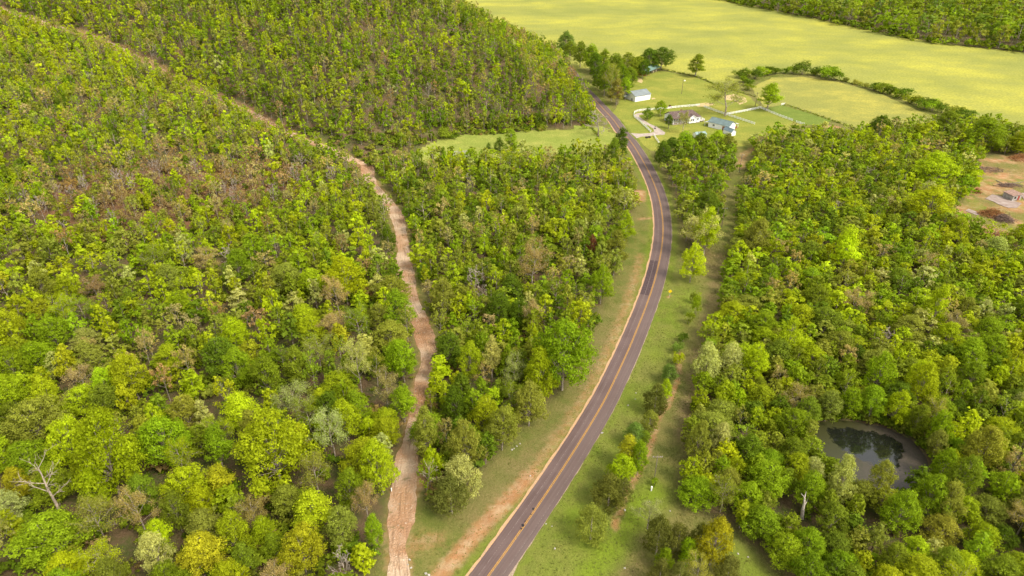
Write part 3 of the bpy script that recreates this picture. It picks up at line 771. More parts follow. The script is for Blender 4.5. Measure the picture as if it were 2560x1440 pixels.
# ---- where trees stand
TREES = []          # x, y, kind, width, height, colour, zone
def px_tree(x, y, ytop, wpx, kind, colr, zone):
    gx_, gy_ = ground(x, y); z0 = hz(gx_, gy_)
    a_, b_, c_ = cam_ray(x, ytop)
    hgt = CAM_H + c_ / b_ * gy_ - z0
    fw = project(gx_, gy_, z0)[2]
    TREES.append([gx_, gy_, kind, wpx * fw / F_PX, max(1.2, hgt), colr, zone, True])

L_, M_, P_, S_, FARM, HEDGE, CL = 'left wood', 'middle wood', 'pond wood', 'strip', 'farm', 'hedge', 'clump'
for t in [
    (300, 1240, 1027, 146, 'broad', 'yellow', L_), (430, 1165, 1036, 118, 'broad', 'green', L_), (560, 1178, 1053, 64, 'oval', 'green', L_), (262, 1265, 1168, 74, 'broad', 'lime', L_),
    (155, 1395, 1296, 178, 'broad', 'green', L_), (410, 1390, 1297, 64, 'oval', 'lime', L_), (515, 1425, 1336, 108, 'broad', 'gold', L_), (530, 1365, 1277, 100, 'broad', 'olive', L_), (515, 1290, 1212, 70, 'broad', 'lime', L_),
    (556, 1240, 1160, 62, 'oval', 'gold', L_), (110, 1105, 995, 125, 'broad', 'olive', L_), (40, 1310, 1228, 78, 'broad', 'pale', L_), (25, 1400, 1310, 62, 'sparse', 'pale', L_), (265, 1355, 1250, 100, 'sparse', 'olive', L_),
    (368, 1280, 1180, 78, 'broad', 'mid', L_), (705, 1215, 1035, 178, 'broad', 'yellow', L_), (745, 1050, 967, 88, 'sparse', 'pale', L_), (840, 1155, 1027, 80, 'sparse', 'pale', L_), (958, 1235, 1085, 88, 'broad', 'lime', L_),
    (1012, 1055, 960, 62, 'oval', 'green', L_), (862, 1370, 1257, 80, 'broad', 'olive', L_), (940, 1385, 1280, 44, 'oval', 'green', L_), (765, 1430, 1313, 100, 'broad', 'gold', L_), (880, 1275, 1170, 75, 'broad', 'mid', L_),
    (800, 1245, 1135, 80, 'sparse', 'olive', L_), (1012, 955, 842, 78, 'broad', 'green', L_), (952, 832, 752, 54, 'broad', 'olive', L_), (905, 985, 850, 62, 'sparse', 'pale', L_), (870, 760, 640, 95, 'broad', 'lime', L_),
    (480, 1080, 985, 80, 'broad', 'olive', L_), (60, 1080, 1000, 70, 'broad', 'mid', L_), (640, 1130, 1020, 60, 'oval', 'olive', L_), (350, 1000, 880, 95, 'broad', 'yellow', L_), (595, 890, 790, 75, 'broad', 'lime', L_), (180, 780, 685, 55, 'oval', 'yellow', L_),
    (700, 1400, 1330, 60, 'broad', 'mid', L_), (620, 1440, 1350, 60, 'oval', 'mid', L_), (440, 1500, 1400, 90, 'broad', 'mid', L_), (300, 1500, 1400, 80, 'broad', 'olive', L_), (870, 1460, 1370, 60, 'bare', 'brown', L_),
    (1150, 1250, 1140, 98, 'broad', 'pale', M_), (1130, 1282, 1200, 98, 'cedar', 'cedar', M_), (1066, 1150, 1003, 54, 'oval', 'olive', M_), (1165, 1185, 1050, 85, 'broad', 'olive', M_), (1405, 975, 785, 140, 'broad', 'green', M_),
    (1350, 1005, 865, 80, 'broad', 'yellow', M_), (1140, 1062, 962, 68, 'broad', 'dark', M_), (1280, 748, 683, 58, 'broad', 'dark', M_), (1245, 818, 725, 68, 'broad', 'dark', M_), (1330, 832, 753, 50, 'sparse', 'tan', M_),
    (1215, 1080, 985, 74, 'broad', 'yellow', M_), (1322, 1065, 955, 78, 'broad', 'olive', M_), (1115, 792, 690, 64, 'broad', 'olive', M_), (1230, 950, 835, 42, 'oval', 'pale', M_), (1175, 960, 850, 62, 'broad', 'yellow', M_), (1255, 1125, 1010, 75, 'broad', 'olive', M_),
    (1535, 660, 570, 55, 'oval', 'olive', M_), (1478, 650, 590, 28, 'cedar', 'rust', M_), (1330, 720, 610, 85, 'sparse', 'tan', M_), (1205, 760, 710, 35, 'bare', 'brown', M_), (1560, 605, 520, 45, 'oval', 'green', M_), (1500, 760, 660, 55, 'broad', 'green', M_),
    (1724, 706, 606, 60, 'broad', 'lime', S_), (1735, 645, 540, 84, 'sparse', 'pale', S_), (1756, 650, 512, 54, 'oval', 'lime', CL),
    (1738, 790, 735, 22, 'bush', 'green', S_), (1733, 760, 730, 16, 'bush', 'mid', S_), (1722, 810, 780, 20, 'bush', 'mid', S_), (1705, 855, 830, 24, 'bush', 'dark', S_), (1697, 880, 855, 26, 'bush', 'teal', S_), (1690, 910, 880, 26, 'bush', 'yellow', S_),
    (1670, 955, 908, 44, 'broad', 'teal', S_), (1662, 1002, 945, 30, 'oval', 'lime', S_), (1635, 1032, 965, 56, 'cedar', 'cedar', S_), (1620, 1084, 1026, 44, 'broad', 'olive', S_), (1582, 1112, 1052, 52, 'broad', 'teal', S_), (1608, 1112, 1075, 34, 'broad', 'mid', S_),
    (1570, 1172, 1086, 58, 'broad', 'gold', S_), (1592, 1188, 1095, 50, 'broad', 'green', S_), (1550, 1216, 1130, 70, 'broad', 'lime', S_), (1520, 1264, 1192, 80, 'cedar', 'cedar', S_), (1555, 1250, 1200, 50, 'cedar', 'cedar', S_), (1476, 1348, 1268, 78, 'cedar', 'olive', S_),
    (1618, 1322, 1258, 66, 'sparse', 'pale', S_), (1640, 1385, 1296, 70, 'cedar', 'cedar', S_), (1773, 1412, 1282, 82, 'broad', 'gold', S_), (1714, 1412, 1342, 52, 'broad', 'green', S_), (1655, 1425, 1368, 46, 'broad', 'green', S_), (1690, 1385, 1310, 60, 'cedar', 'cedar', S_),
    (1745, 1380, 1312, 55, 'cedar', 'cedar', S_), (1815, 1458, 1395, 66, 'cedar', 'cedar', S_), (1740, 1470, 1400, 66, 'sparse', 'olive', S_), (1645, 1470, 1402, 52, 'cedar', 'cedar', S_), (1690, 1480, 1410, 50, 'cedar', 'cedar', S_), (1635, 1215, 1196, 16, 'bush', 'green', S_),
    (2010, 1272, 1175, 70, 'broad', 'green', P_), (2085, 1265, 1135, 66, 'broad', 'pale', P_), (2020, 1205, 1140, 62, 'broad', 'pale', P_), (2187, 1240, 1156, 62, 'cedar', 'olive', P_), (1760, 960, 850, 66, 'broad', 'pale', P_), (1815, 950, 850, 62, 'broad', 'pale', P_), (1875, 960, 850, 70, 'broad', 'lime', P_),
    (1735, 1160, 1045, 55, 'broad', 'olive', P_), (1790, 1140, 1050, 50, 'broad', 'pale', P_), (1960, 910, 780, 60, 'oval', 'lime', P_), (1880, 640, 540, 70, 'broad', 'olive', P_), (2095, 690, 560, 60, 'oval', 'lime', P_), (2180, 990, 880, 75, 'broad', 'green', P_), (2280, 1020, 900, 70, 'broad', 'lime', P_),
    (2330, 1120, 1020, 60, 'broad', 'green', P_), (2440, 1180, 1060, 90, 'broad', 'olive', P_), (2380, 1250, 1130, 70, 'broad', 'mid', P_), (2300, 1290, 1180, 80, 'broad', 'green', P_), (2230, 1330, 1225, 85, 'broad', 'green', P_), (2350, 1310, 1200, 70, 'broad', 'olive', P_),
    (2012, 1068, 985, 62, 'broad', 'mid', P_), (2062, 1050, 970, 64, 'broad', 'olive', P_), (2115, 1044, 965, 62, 'broad', 'green', P_), (2170, 1050, 962, 66, 'broad', 'green', P_), (2225, 1062, 975, 62, 'broad', 'lime', P_), (2278, 1090, 1005, 56, 'broad', 'mid', P_), (2330, 1150, 1075, 54, 'broad', 'olive', P_), (2345, 1200, 1120, 60, 'broad', 'green', P_), (2450, 378, 290, 94, 'broad', 'green', P_), (2335, 470, 380, 110, 'broad', 'lime', P_), (2310, 560, 455, 100, 'broad', 'lime', P_), (2385, 605, 540, 60, 'broad', 'yellow', P_), (2320, 830, 700, 60, 'oval', 'lime', P_), (2545, 620, 560, 60, 'broad', 'yellow', P_), (2480, 650, 590, 60, 'broad', 'pale', P_), (2545, 385, 330, 70, 'broad', 'yellow', P_), (2190, 340, 285, 50, 'broad', 'mid', P_), (2360, 340, 275, 60, 'broad', 'mid', P_),
    (1412, 136, 74, 46, 'broad', 'teal', FARM), (1652, 174, 114, 62, 'broad', 'dark', FARM), (1622, 178, 118, 48, 'broad', 'dark', FARM), (1738, 191, 130, 42, 'oval', 'mid', FARM), (1812, 290, 206, 100, 'sparse', 'olive', FARM), (1917, 277, 202, 54, 'oval', 'green', FARM),
    (1618, 300, 268, 26, 'cedar', 'dark', FARM), (1650, 291, 253, 32, 'cedar', 'green', FARM), (1671, 322, 284, 22, 'oval', 'dark', FARM), (1706, 334, 280, 34, 'sparse', 'olive', FARM), (1495, 341, 278, 66, 'bare', 'brown', FARM), (1548, 408, 312, 42, 'oval', 'dark', FARM),
    (1280, 388, 316, 38, 'oval', 'mid', 'meadow'), (1248, 378, 344, 26, 'cedar', 'dark', 'meadow'), (1222, 372, 357, 12, 'cedar', 'dark', 'meadow'), (1110, 347, 318, 44, 'bush', 'mid', 'meadow'), (1130, 346, 335, 20, 'bush', 'dark', 'meadow'), (1145, 342, 335, 14, 'bush', 'dark', 'meadow'),
    (1544, 262, 218, 26, 'sparse', 'brown', FARM), (1672, 398, 340, 46, 'broad', 'dark', CL), (1705, 394, 323, 54, 'broad', 'green', CL), (1745, 392, 327, 52, 'broad', 'mid', CL), (1785, 392, 320, 54, 'broad', 'green', CL), (1815, 398, 332, 40, 'broad', 'olive', CL), (1655, 425, 350, 44, 'broad', 'dark', CL), (1530, 420, 340, 40, 'broad', 'mid', M_),
    (1425, 150, 100, 34, 'broad', 'mid', FARM), (1450, 168, 100, 40, 'broad', 'mid', FARM), (1478, 180, 106, 46, 'broad', 'green', FARM), (1505, 190, 120, 42, 'broad', 'mid', FARM), (1488, 208, 128, 44, 'broad', 'dark', FARM), (1535, 200, 128, 50, 'broad', 'mid', FARM), (1565, 196, 130, 56, 'broad', 'mid', FARM), (1590, 186, 138, 48, 'broad', 'mid', FARM),
    (1510, 240, 150, 48, 'broad', 'mid', FARM), (1528, 252, 160, 44, 'sparse', 'olive', FARM), (1552, 240, 160, 46, 'broad', 'green', FARM), (1540, 262, 190, 40, 'oval', 'olive', FARM), (1500, 226, 160, 40, 'broad', 'dark', FARM), (1562, 248, 190, 34, 'oval', 'green', FARM), (1575, 215, 165, 40, 'broad', 'mid', FARM), (1605, 196, 150, 36, 'broad', 'dark', FARM),
]: px_tree(*t)
for i, (x, y, s_) in enumerate([(1852, 196, 22), (1866, 194, 26), (1888, 196, 30), (1905, 190, 30), (1922, 187, 26), (1940, 184, 20), (1960, 184, 18), (1980, 184, 22), (2006, 186, 36), (2035, 188, 20), (2050, 190, 26), (2066, 194, 38), (2085, 200, 30), (1868, 226, 20), (1872, 214, 22), (1858, 206, 20),
                               (2185, 226, 26), (2205, 232, 34), (2225, 236, 28), (2245, 244, 26), (2262, 248, 32), (2290, 262, 30), (2310, 272, 36), (2330, 278, 32), (2280, 258, 22), (2165, 220, 16), (2140, 212, 16), (2115, 205, 16), (2355, 282, 30), (2385, 292, 34), (2410, 302, 36)]):
    px_tree(x, y, y - s_ * .85, s_ * 1.25, 'bush', ['dark', 'mid', 'dark', 'green'][i % 4] if x < 2110 or x > 2170 else 'olive', HEDGE)

cell = 4.0; occ = {}
def put(x, y, r_):
    occ.setdefault((int(x // cell), int(y // cell)), []).append((x, y, r_))
def free(x, y, r_, reach=3):
    ci, cj = int(x // cell), int(y // cell)
    for i in range(ci - reach, ci + reach + 1):
        for j in range(cj - reach, cj + reach + 1):
            for a_, b_, c_ in occ.get((i, j), ()):
                if (a_ - x) ** 2 + (b_ - y) ** 2 < (0.5 * (r_ + c_)) ** 2: return False
    return True
for t in TREES: put(t[0], t[1], max(3.0, t[3] * .78))
put(*flat(2003, 1306), 5.5); put(*flat(2000, 1328), 4.0); put(*flat(165, 1310), 7.0); put(*flat(175, 1330), 6.0)
def scatter(poly, zone, dmin, dmax, hmin, hmax, wr, mixer, excl=(), n_try=30000, view_pad=260):
    P = np.array(poly); lo, hi = P.min(0), P.max(0)
    lo = np.maximum(lo, (-430, 40)); hi = np.minimum(hi, (760, 1000))
    if zone == 'hill wood': lo, hi = np.array((-420., 315.)), np.array((60., 610.))
    c_ = lo + R.rand(n_try, 2) * (hi - lo)
    ok = inside(c_[:, 0], c_[:, 1], poly)
    for e in excl: ok &= ~inside(c_[:, 0], c_[:, 1], e)
    ok &= dist_line(c_[:, 0], c_[:, 1], NEARTRACK[:, :2]) > 3.8
    ok &= dist_line(c_[:, 0], c_[:, 1], FARTRACK[:, :2]) > 1.4
    ok &= dist_line(c_[:, 0], c_[:, 1], ROAD) > HALF + 3.2
    c_ = c_[ok]
    z_ = height(c_[:, 0], c_[:, 1]); px, py, fw = project(c_[:, 0], c_[:, 1], z_)
    tx_, ty_, _ = project(c_[:, 0], c_[:, 1], z_ + 13)
    vis = (px > -view_pad) & (px < 2560 + view_pad) & (ty_ < 1500) & (py > -120)
    n0 = len(TREES)
    for (x, y) in c_[vis]:
        d = dmin + (dmax - dmin) * R.rand() ** 1.4
        if not free(x, y, d): continue
        put(x, y, d)
        kd, cl_ = mixer(x, y)
        h_ = hmin + (hmax - hmin) * R.rand() ** .9 * (.6 + .4 * (d - dmin + .4) / (dmax - dmin + .4))
        w_ = d * wr * (.85 + .35 * R.rand()) * {'oval': .74, 'bare': .8, 'sparse': .92, 'cedar': .8}.get(kd, 1)
        if kd == 'cedar': h_ *= .72
        TREES.append([x, y, kd, w_, h_, cl_, zone, False])
def pick(tab):
    k = R.rand() * sum(t[1] for t in tab)
    for v, p_ in tab:
        k -= p_
        if k <= 0: return v
    return tab[-1][0]
def mixer_for(kinds, base, dryish=0.0):
    def f(x, y):
        n1, n2 = vnoise(x, y, 26, 21), vnoise(x, y, 60, 22)
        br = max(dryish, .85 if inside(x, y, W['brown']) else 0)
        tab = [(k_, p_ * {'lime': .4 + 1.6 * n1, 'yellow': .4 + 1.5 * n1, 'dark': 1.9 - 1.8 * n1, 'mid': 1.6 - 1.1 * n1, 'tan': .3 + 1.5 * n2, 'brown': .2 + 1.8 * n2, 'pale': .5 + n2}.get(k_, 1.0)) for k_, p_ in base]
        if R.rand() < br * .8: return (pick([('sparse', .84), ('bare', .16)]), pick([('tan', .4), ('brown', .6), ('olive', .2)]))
        c_ = pick(tab)
        kd = pick(kinds)
        if c_ in ('tan', 'brown'): kd = pick([('sparse', .93), ('bare', .07)])
        if c_ == 'dark' and R.rand() < .12: kd = 'cedar'
        return kd, c_
    return f
mix_left = mixer_for([('broad', .5), ('oval', .3), ('sparse', .16), ('bare', .004), ('cedar', .02)], [('lime', .13), ('yellow', .20), ('green', .17), ('mid', .17), ('olive', .24), ('pale', .06), ('tan', .07), ('brown', .03), ('dark', .06), ('gold', .03)])
mix_mid = mixer_for([('broad', .46), ('oval', .34), ('sparse', .16), ('bare', .008)], [('lime', .10), ('yellow', .14), ('green', .20), ('mid', .2), ('olive', .26), ('pale', .05), ('tan', .09), ('dark', .10)])
mix_hill = mixer_for([('broad', .26), ('oval', .58), ('sparse', .13)], [('lime', .09), ('yellow', .22), ('green', .22), ('mid', .26), ('olive', .17), ('tan', .07), ('brown', .04), ('dark', .14), ('pale', .02)])
mix_spur = mixer_for([('broad', .34), ('oval', .42), ('sparse', .2), ('bare', .015)], [('lime', .30), ('yellow', .36), ('green', .12), ('mid', .10), ('olive', .22), ('tan', .10), ('brown', .04), ('dark', .04)])
mix_pond = mixer_for([('broad', .72), ('oval', .2), ('sparse', .06), ('cedar', .05)], [('lime', .12), ('yellow', .16), ('green', .26), ('mid', .26), ('olive', .2), ('pale', .05), ('dark', .14), ('tan', .03)])
mix_far = mixer_for([('broad', .8), ('oval', .2)], [('green', .3), ('mid', .55), ('olive', .2), ('dark', .2), ('teal', .12)])
scatter(W['clump'], CL, 4.5, 7, 9, 14, 1.3, mixer_for([('broad', .8), ('oval', .2)], [('green', .3), ('mid', .3), ('dark', .35), ('olive', .15), ('yellow', .05)]), n_try=3000)
scatter(W['middle wood'], M_, 3.4, 6.4, 6.5, 13.5, 1.34, mix_mid, n_try=30000)
SPUR = [p for p in ((-60, 205), (-1200, 205), (-1200, 700), (-520, 532), (-300, 449), (-240, 419), (-170, 366), (-103, 314), (-88, 306), (-66, 285))]
scatter(SPUR, L_, 3.1, 5.2, 6.5, 12.5, 1.36, lambda x, y: (mix_spur if (x < -110 and y > 250) else mix_left)(x, y), n_try=70000)
scatter(W['left wood'], L_, 4.0, 7.2, 7.5, 14.5, 1.32, lambda x, y: (mix_spur if (x < -110 and y > 250) else mix_left)(x, y), n_try=100000)
scatter(W['pond wood'], P_, 3.0, 5.6, 6, 11, 1.62, mix_pond, excl=(W['clearing'], W['pond bank']), n_try=90000)
scatter(W['foot wood'], 'hill wood', 3.2, 5.0, 7, 12, 1.34, mix_mid, n_try=4000)
scatter(hill_wood, 'hill wood', 3.3, 5.2, 8, 13.5, 1.36, mix_hill, n_try=70000)
scatter(W['far wood'], 'far wood', 10, 15, 17, 25, 1.25, mix_far, n_try=16000)

# ---- the trees that show largest are things of their own, the rest of each wood is one mass
rank = []
ZT = height(np.array([t[0] for t in TREES]), np.array([t[1] for t in TREES]))
for i, t in enumerate(TREES):
    z0 = float(ZT[i]); px, py, fw = project(t[0], t[1], z0); tx_, ty_, fw2 = project(t[0], t[1], z0 + t[4])
    wp = t[3] * F_PX / fw
    vis = -wp * .4 < tx_ < 2560 + wp * .4 and ty_ < 1440 - 12 and py > 0
    t += [z0, (1 if vis else 0) * wp * (py - ty_ + wp)]
    rank.append((t[9], i))
LIMIT = {'tree': 296, 'cedar': 60, 'bare tree': 40, 'shrub': 70}
CAT = {'broad': 'tree', 'oval': 'tree', 'sparse': 'tree', 'bare': 'bare tree', 'cedar': 'cedar', 'bush': 'shrub'}
cnt = dict.fromkeys(LIMIT, 0)
indiv = set()
for force in (True, False):
    for a_, i in sorted(rank, reverse=True):
        t = TREES[i]
        if a_ <= 0 or i in indiv or t[7] != force: continue
        c_ = CAT[t[2]]
        if cnt[c_] < LIMIT[c_] and (force or c_ in ('tree', 'cedar', 'bare tree')):
            cnt[c_] += 1; indiv.add(i)
PLACE = {L_: 'in the wood uphill of the dirt track', M_: 'in the wood between track and road', P_: 'in the dense wood around the pond', S_: 'in the grass strip beside the road', FARM: 'by the farmyard',
         HEDGE: 'in the curving hedgerow around the pasture', CL: 'in the clump between road and farmhouse', 'meadow': 'at the narrow meadow edge', 'hill wood': 'on the wooded hill', 'far wood': 'in the far wood'}
SHAPE = {'broad': 'broad round-crowned tree', 'oval': 'tall narrow-crowned tree', 'sparse': 'thinly leafed tree', 'bare': 'leafless tree with bare branches', 'cedar': 'bushy cedar', 'bush': 'low shrub'}
NAME = {'broad': 'broadleaf_tree', 'oval': 'broadleaf_tree', 'sparse': 'sparse_tree', 'bare': 'bare_tree', 'cedar': 'cedar_tree', 'bush': 'shrub'}
def jit(c_, s_=.13):
    k = 1 + R.randn() * s_ * .8; return [float(max(.005, c_[0] * k * (1 + R.randn() * s_ * .35))), float(max(.01, c_[1] * k)), float(max(.004, c_[2] * k * (1 + R.randn() * s_)))]
DEAD, SNAG, SIGN = flat(160, 1298), flat(2005, 1296), flat(1673.5, 743)
STRIP = [flat(*p) for p in ((1872, 385), (1826, 560), (1795, 775), (1752, 955), (1712, 1120), (1725, 1262), (1850, 1340), (1965, 1450))]
def place(x, y, zn):
    one = lambda ln, closed=False: float(dist_line(np.array([x]), np.array([y]), ln, closed)[0])
    if zn == L_:
        if math.hypot(x - DEAD[0], y - DEAD[1]) < 15: return 'near the leaning dead tree'
        if one(TRACK[:, :2]) < 8: return 'at the uphill edge of the dirt track'
        if y > 190: return 'high in the wood uphill of the track'
    if zn == M_:
        if one(TRACK[:, :2]) < 8: return 'at the roadward edge of the dirt track'
        if one(ROAD) < 15: return 'at the wood edge above the road verge'
    if zn == P_:
        if math.hypot(x - SNAG[0], y - SNAG[1]) < 9: return 'beside the forked grey snag'
        if one(POND_W, True) < 7: return 'at the edge of the dark pond'
        if one(STRIP) < 7: return 'at the wood edge facing the grass strip'
        if one(W['clearing'], True) < 12: return 'beside the clearing with the block shed'
        if y > 190: return 'in the dense wood towards the pasture'
    if zn == S_ and y > 100 and math.hypot(x - SIGN[0], y - SIGN[1]) < 35: return 'in the grass strip near the yellow sign'
    return PLACE[zn]
for i in sorted(indiv):
    x, y, kd, w_, h_, cl_, zn, forced, z0, _a = TREES[i]
    cm, wm = HI[kd][R.randint(5)]
    size = ''
    if kd not in ('bush',): size = 'large ' if w_ > 10.5 else ('small ' if h_ < 6.5 else ('slim ' if w_ < 4.6 and kd != 'oval' else ('tall ' if h_ > 13.5 and kd != 'oval' else '')))
    lab = '%s%s %s %s' % (size, WORDS[cl_], SHAPE[kd], place(x, y, zn)) if kd != 'bare' else '%s%s %s' % (size, SHAPE[kd], place(x, y, zn))
    e = empty(NAME[kd], (x, y, z0), R.rand() * 6.283)
    e.scale = (w_ / NOM[kd][0], w_ / NOM[kd][0], h_ / NOM[kd][1])
    tag(e, lab, CAT[kd], lab)
    if cm:
        c_ = link('crown', cm, e); c_['tint'] = jit(PAL[cl_]) if forced or kd == 'cedar' else [float(v) for v in .88 * np.array(jit(PAL[cl_])) + .12 * np.array((.255, .315, .022))]
    link('trunk' if kd != 'bush' else 'stem', wm, e)

def mass(name, items, label, lowf):
    """one mesh holding every remaining tree of a wood"""
    Vs, Fs, Ts, Ms, nb = [], [], [], [], 0
    for x, y, kd, w_, h_, cl_, z0 in items:
        S = lowf(x, y); (V, Fc, shd), wd = S[kd][R.randint(len(S[kd]))]
        an = R.rand() * 6.283; cs, sn = math.cos(an), math.sin(an)
        sc = np.array([w_ / NOM[kd][0], w_ / NOM[kd][0], h_ / NOM[kd][1]])
        M_r = np.array([[cs, sn, 0], [-sn, cs, 0], [0, 0, 1]])
        tint = np.array(jit(PAL[cl_]))
        if kd != 'cedar': tint = .86 * tint + .14 * np.array((.27, .34, .018))
        if V is not None:
            Vs.append((V * sc) @ M_r + (x, y, z0)); Fs.append(Fc + nb); nb += len(V)
            Ts.append(tint[None] * shd[:, None]); Ms.append(np.zeros(len(Fc)))
        if kd != 'bush':
            Vw, Fw = wd; Fw = np.concatenate([Fw[:, :3], Fw[:, (0, 2, 3)]])
            Vs.append((Vw * sc) @ M_r + (x, y, z0)); Fs.append(Fw + nb); nb += len(Vw)
            Ts.append(np.zeros((len(Fw), 3))); Ms.append(np.ones(len(Fw)))
    if not Vs: return
    me = mesh_np(name, np.concatenate(Vs), np.concatenate(Fs), [FOL, BARK], np.concatenate(Ms))
    T = np.concatenate(Ts); T = np.c_[T, np.ones(len(T))].astype(np.float32)
    at = me.attributes.new('tint', 'FLOAT_COLOR', 'FACE'); at.data.foreach_set('color', T.ravel())
    tag(link(name, me), label, kind='stuff')
near = lambda x, y: LOW1 if y < 150 else (LOW15 if y < 260 else LOW2)
for zn, nm, lab in ((L_, 'hillside_forest', 'young spring forest covering the ground left of the dirt track'), (M_, 'roadside_forest', 'mixed young forest filling the ground between dirt track and road'), (P_, 'pond_forest', 'dense green forest around the dark pond'),
                    ('hill wood', 'hill_forest', 'forest covering the steep hill above the meadow'), ('far wood', 'far_forest', 'dark green forest beyond the hay field'), (CL, 'clump_forest', 'leafy trees filling the clump between road and farmhouse')):
    items = [t[:6] + [t[8]] for i, t in enumerate(TREES) if i not in indiv and t[6] == zn]
    mass(nm, items, lab, near)
rest = [t[:6] + [t[8]] for i, t in enumerate(TREES) if i not in indiv and t[6] not in PLACE.keys() - {S_, FARM, HEDGE, 'meadow'}]

# ---- undergrowth on the forest floor and weeds along edges
und = []
def sow(poly, n, smin, smax, cols, excl=(), avoid=2.9):
    P = np.array(poly); lo, hi = np.maximum(P.min(0), (-330, 70)), np.minimum(P.max(0), (330, 470))
    c_ = lo + R.rand(n, 2) * (hi - lo); ok = inside(c_[:, 0], c_[:, 1], poly)
    for e in excl: ok &= ~inside(c_[:, 0], c_[:, 1], e)
    ok &= dist_line(c_[:, 0], c_[:, 1], TRACK[:, :2]) > avoid; ok &= dist_line(c_[:, 0], c_[:, 1], ROAD) > HALF + 2
    c_ = c_[ok]; z_ = height(c_[:, 0], c_[:, 1]); px, py, fw = project(c_[:, 0], c_[:, 1], z_)
    for (x, y), z0 in zip(c_[(px > -150) & (px < 2710) & (py < 1560)], z_[(px > -150) & (px < 2710) & (py < 1560)]):
        if vnoise(x, y, 11, 31) < .30: continue
        s_ = smin + (smax - smin) * R.rand() ** 1.6
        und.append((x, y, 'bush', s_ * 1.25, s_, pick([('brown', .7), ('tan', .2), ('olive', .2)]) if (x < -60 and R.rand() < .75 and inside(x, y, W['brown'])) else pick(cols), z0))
ucol = [('mid', .35), ('dark', .25), ('green', .15), ('olive', .25), ('brown', .08)]
sow(HILL, 2200, 1.5, 4.0, ucol); sow([(48, 430), (46, 371), (38, 352), (4, 349), (-46, 336), (-46, 346), (4, 360), (34, 364), (38, 430)], 3000, 1.2, 3.6, ucol); sow(W['foot wood'], 500, 1.2, 3.6, ucol); und += [(p[0] + R.randn() * 5, p[1] + R.rand() * 14, 'bush', 7 + 3 * R.rand(), 4 + 3 * R.rand(), pick(ucol[:3]), 0.) for p in smooth_line(W['far wood'][1:7], 3.0)]; sow(W['left wood'], 11500, 1.0, 4.2, ucol); sow(W['middle wood'], 4200, 1.0, 4.2, ucol); sow([(p[0] + (p[0] - 84) * .1, p[1] + (p[1] - 112) * .1) for p in POND_W], 1300, .7, 2.4, ucol[:4], ([(p[0] + (84 - p[0]) * .02, p[1] + (112 - p[1]) * .02) for p in POND_W],)); sow(W['pond wood'], 5200, 1.2, 4.0, ucol[:4], (W['pond bank'], W['clearing']))
mass('undergrowth', und, 'leafy undergrowth and saplings on the forest floor', lambda x, y: LOW15 if y < 150 else LOW2)

# ---- grass tufts on the verges
def tufts(n, poly_px, size, seed):
    P = np.array([flat(*p) for p in poly_px]); lo, hi = P.min(0), P.max(0)
    c_ = lo + R.rand(n, 2) * (hi - lo); ok = inside(c_[:, 0], c_[:, 1], P.tolist())
    ok &= dist_line(c_[:, 0], c_[:, 1], TRACK[:, :2]) > 2.6; ok &= dist_line(c_[:, 0], c_[:, 1], ROAD) > HALF + .45
    ok &= vnoise(c_[:, 0], c_[:, 1], 5, seed) + vnoise(c_[:, 0], c_[:, 1], 1.6, seed + 1) > .75
    return c_[ok]
tp = np.concatenate([tufts(26000, ((900, 1500), (960, 1300), (1060, 1240), (1150, 1290), (1300, 1080), (1440, 940), (1540, 700), (1590, 500), (1640, 560), (1600, 760), (1400, 1100), (1170, 1440), (1100, 1520)), .3, 41),
                     tufts(42000, ((1270, 1500), (1500, 1080), (1600, 860), (1670, 660), (1700, 620), (1800, 560), (1800, 700), (1740, 960), (1700, 1100), (1720, 1260), (1850, 1330), (1980, 1460), (2100, 1600), (1300, 1600)), .3, 43)])
nT = len(tp); zt = height(tp[:, 0], tp[:, 1]); sz = (.22 + .3 * R.rand(nT))
an = R.rand(nT, 3) * 6.283
Vt = []
for k in range(3):
    dx, dy = np.cos(an[:, k]), np.sin(an[:, k]); tip = (R.rand(nT, 2) - .5) * .3
    Vt.append(np.stack([np.c_[tp[:, 0] - dx * sz * .35, tp[:, 1] - dy * sz * .35, zt], np.c_[tp[:, 0] + dx * sz * .35, tp[:, 1] + dy * sz * .35, zt], np.c_[tp[:, 0] + tip[:, 0], tp[:, 1] + tip[:, 1], zt + sz * .3]], 1))
Vt = np.stack(Vt, 1).reshape(-1, 3)
me = mesh_np('grass', Vt, np.arange(len(Vt)).reshape(-1, 3), FOL)
ca, cb, cc = np.array((.19, .215, .05)), np.array((.30, .26, .10)), np.array((.16, .24, .03))
m1 = vnoise(tp[:, 0], tp[:, 1], 9, 51)[:, None]; m2 = R.rand(nT, 1)
Tt = (ca * (1 - m1) + cb * m1) * (1 - .35 * m2) + cc * .35 * m2
Tt = np.repeat(Tt, 3, 0); Tt = np.c_[Tt, np.ones(len(Tt))].astype(np.float32)
at = me.attributes.new('tint', 'FLOAT_COLOR', 'FACE'); at.data.foreach_set('color', Tt.ravel())
tag(link('grass', me), 'tufted olive-green grass growing on the verges beside the road', kind='stuff')

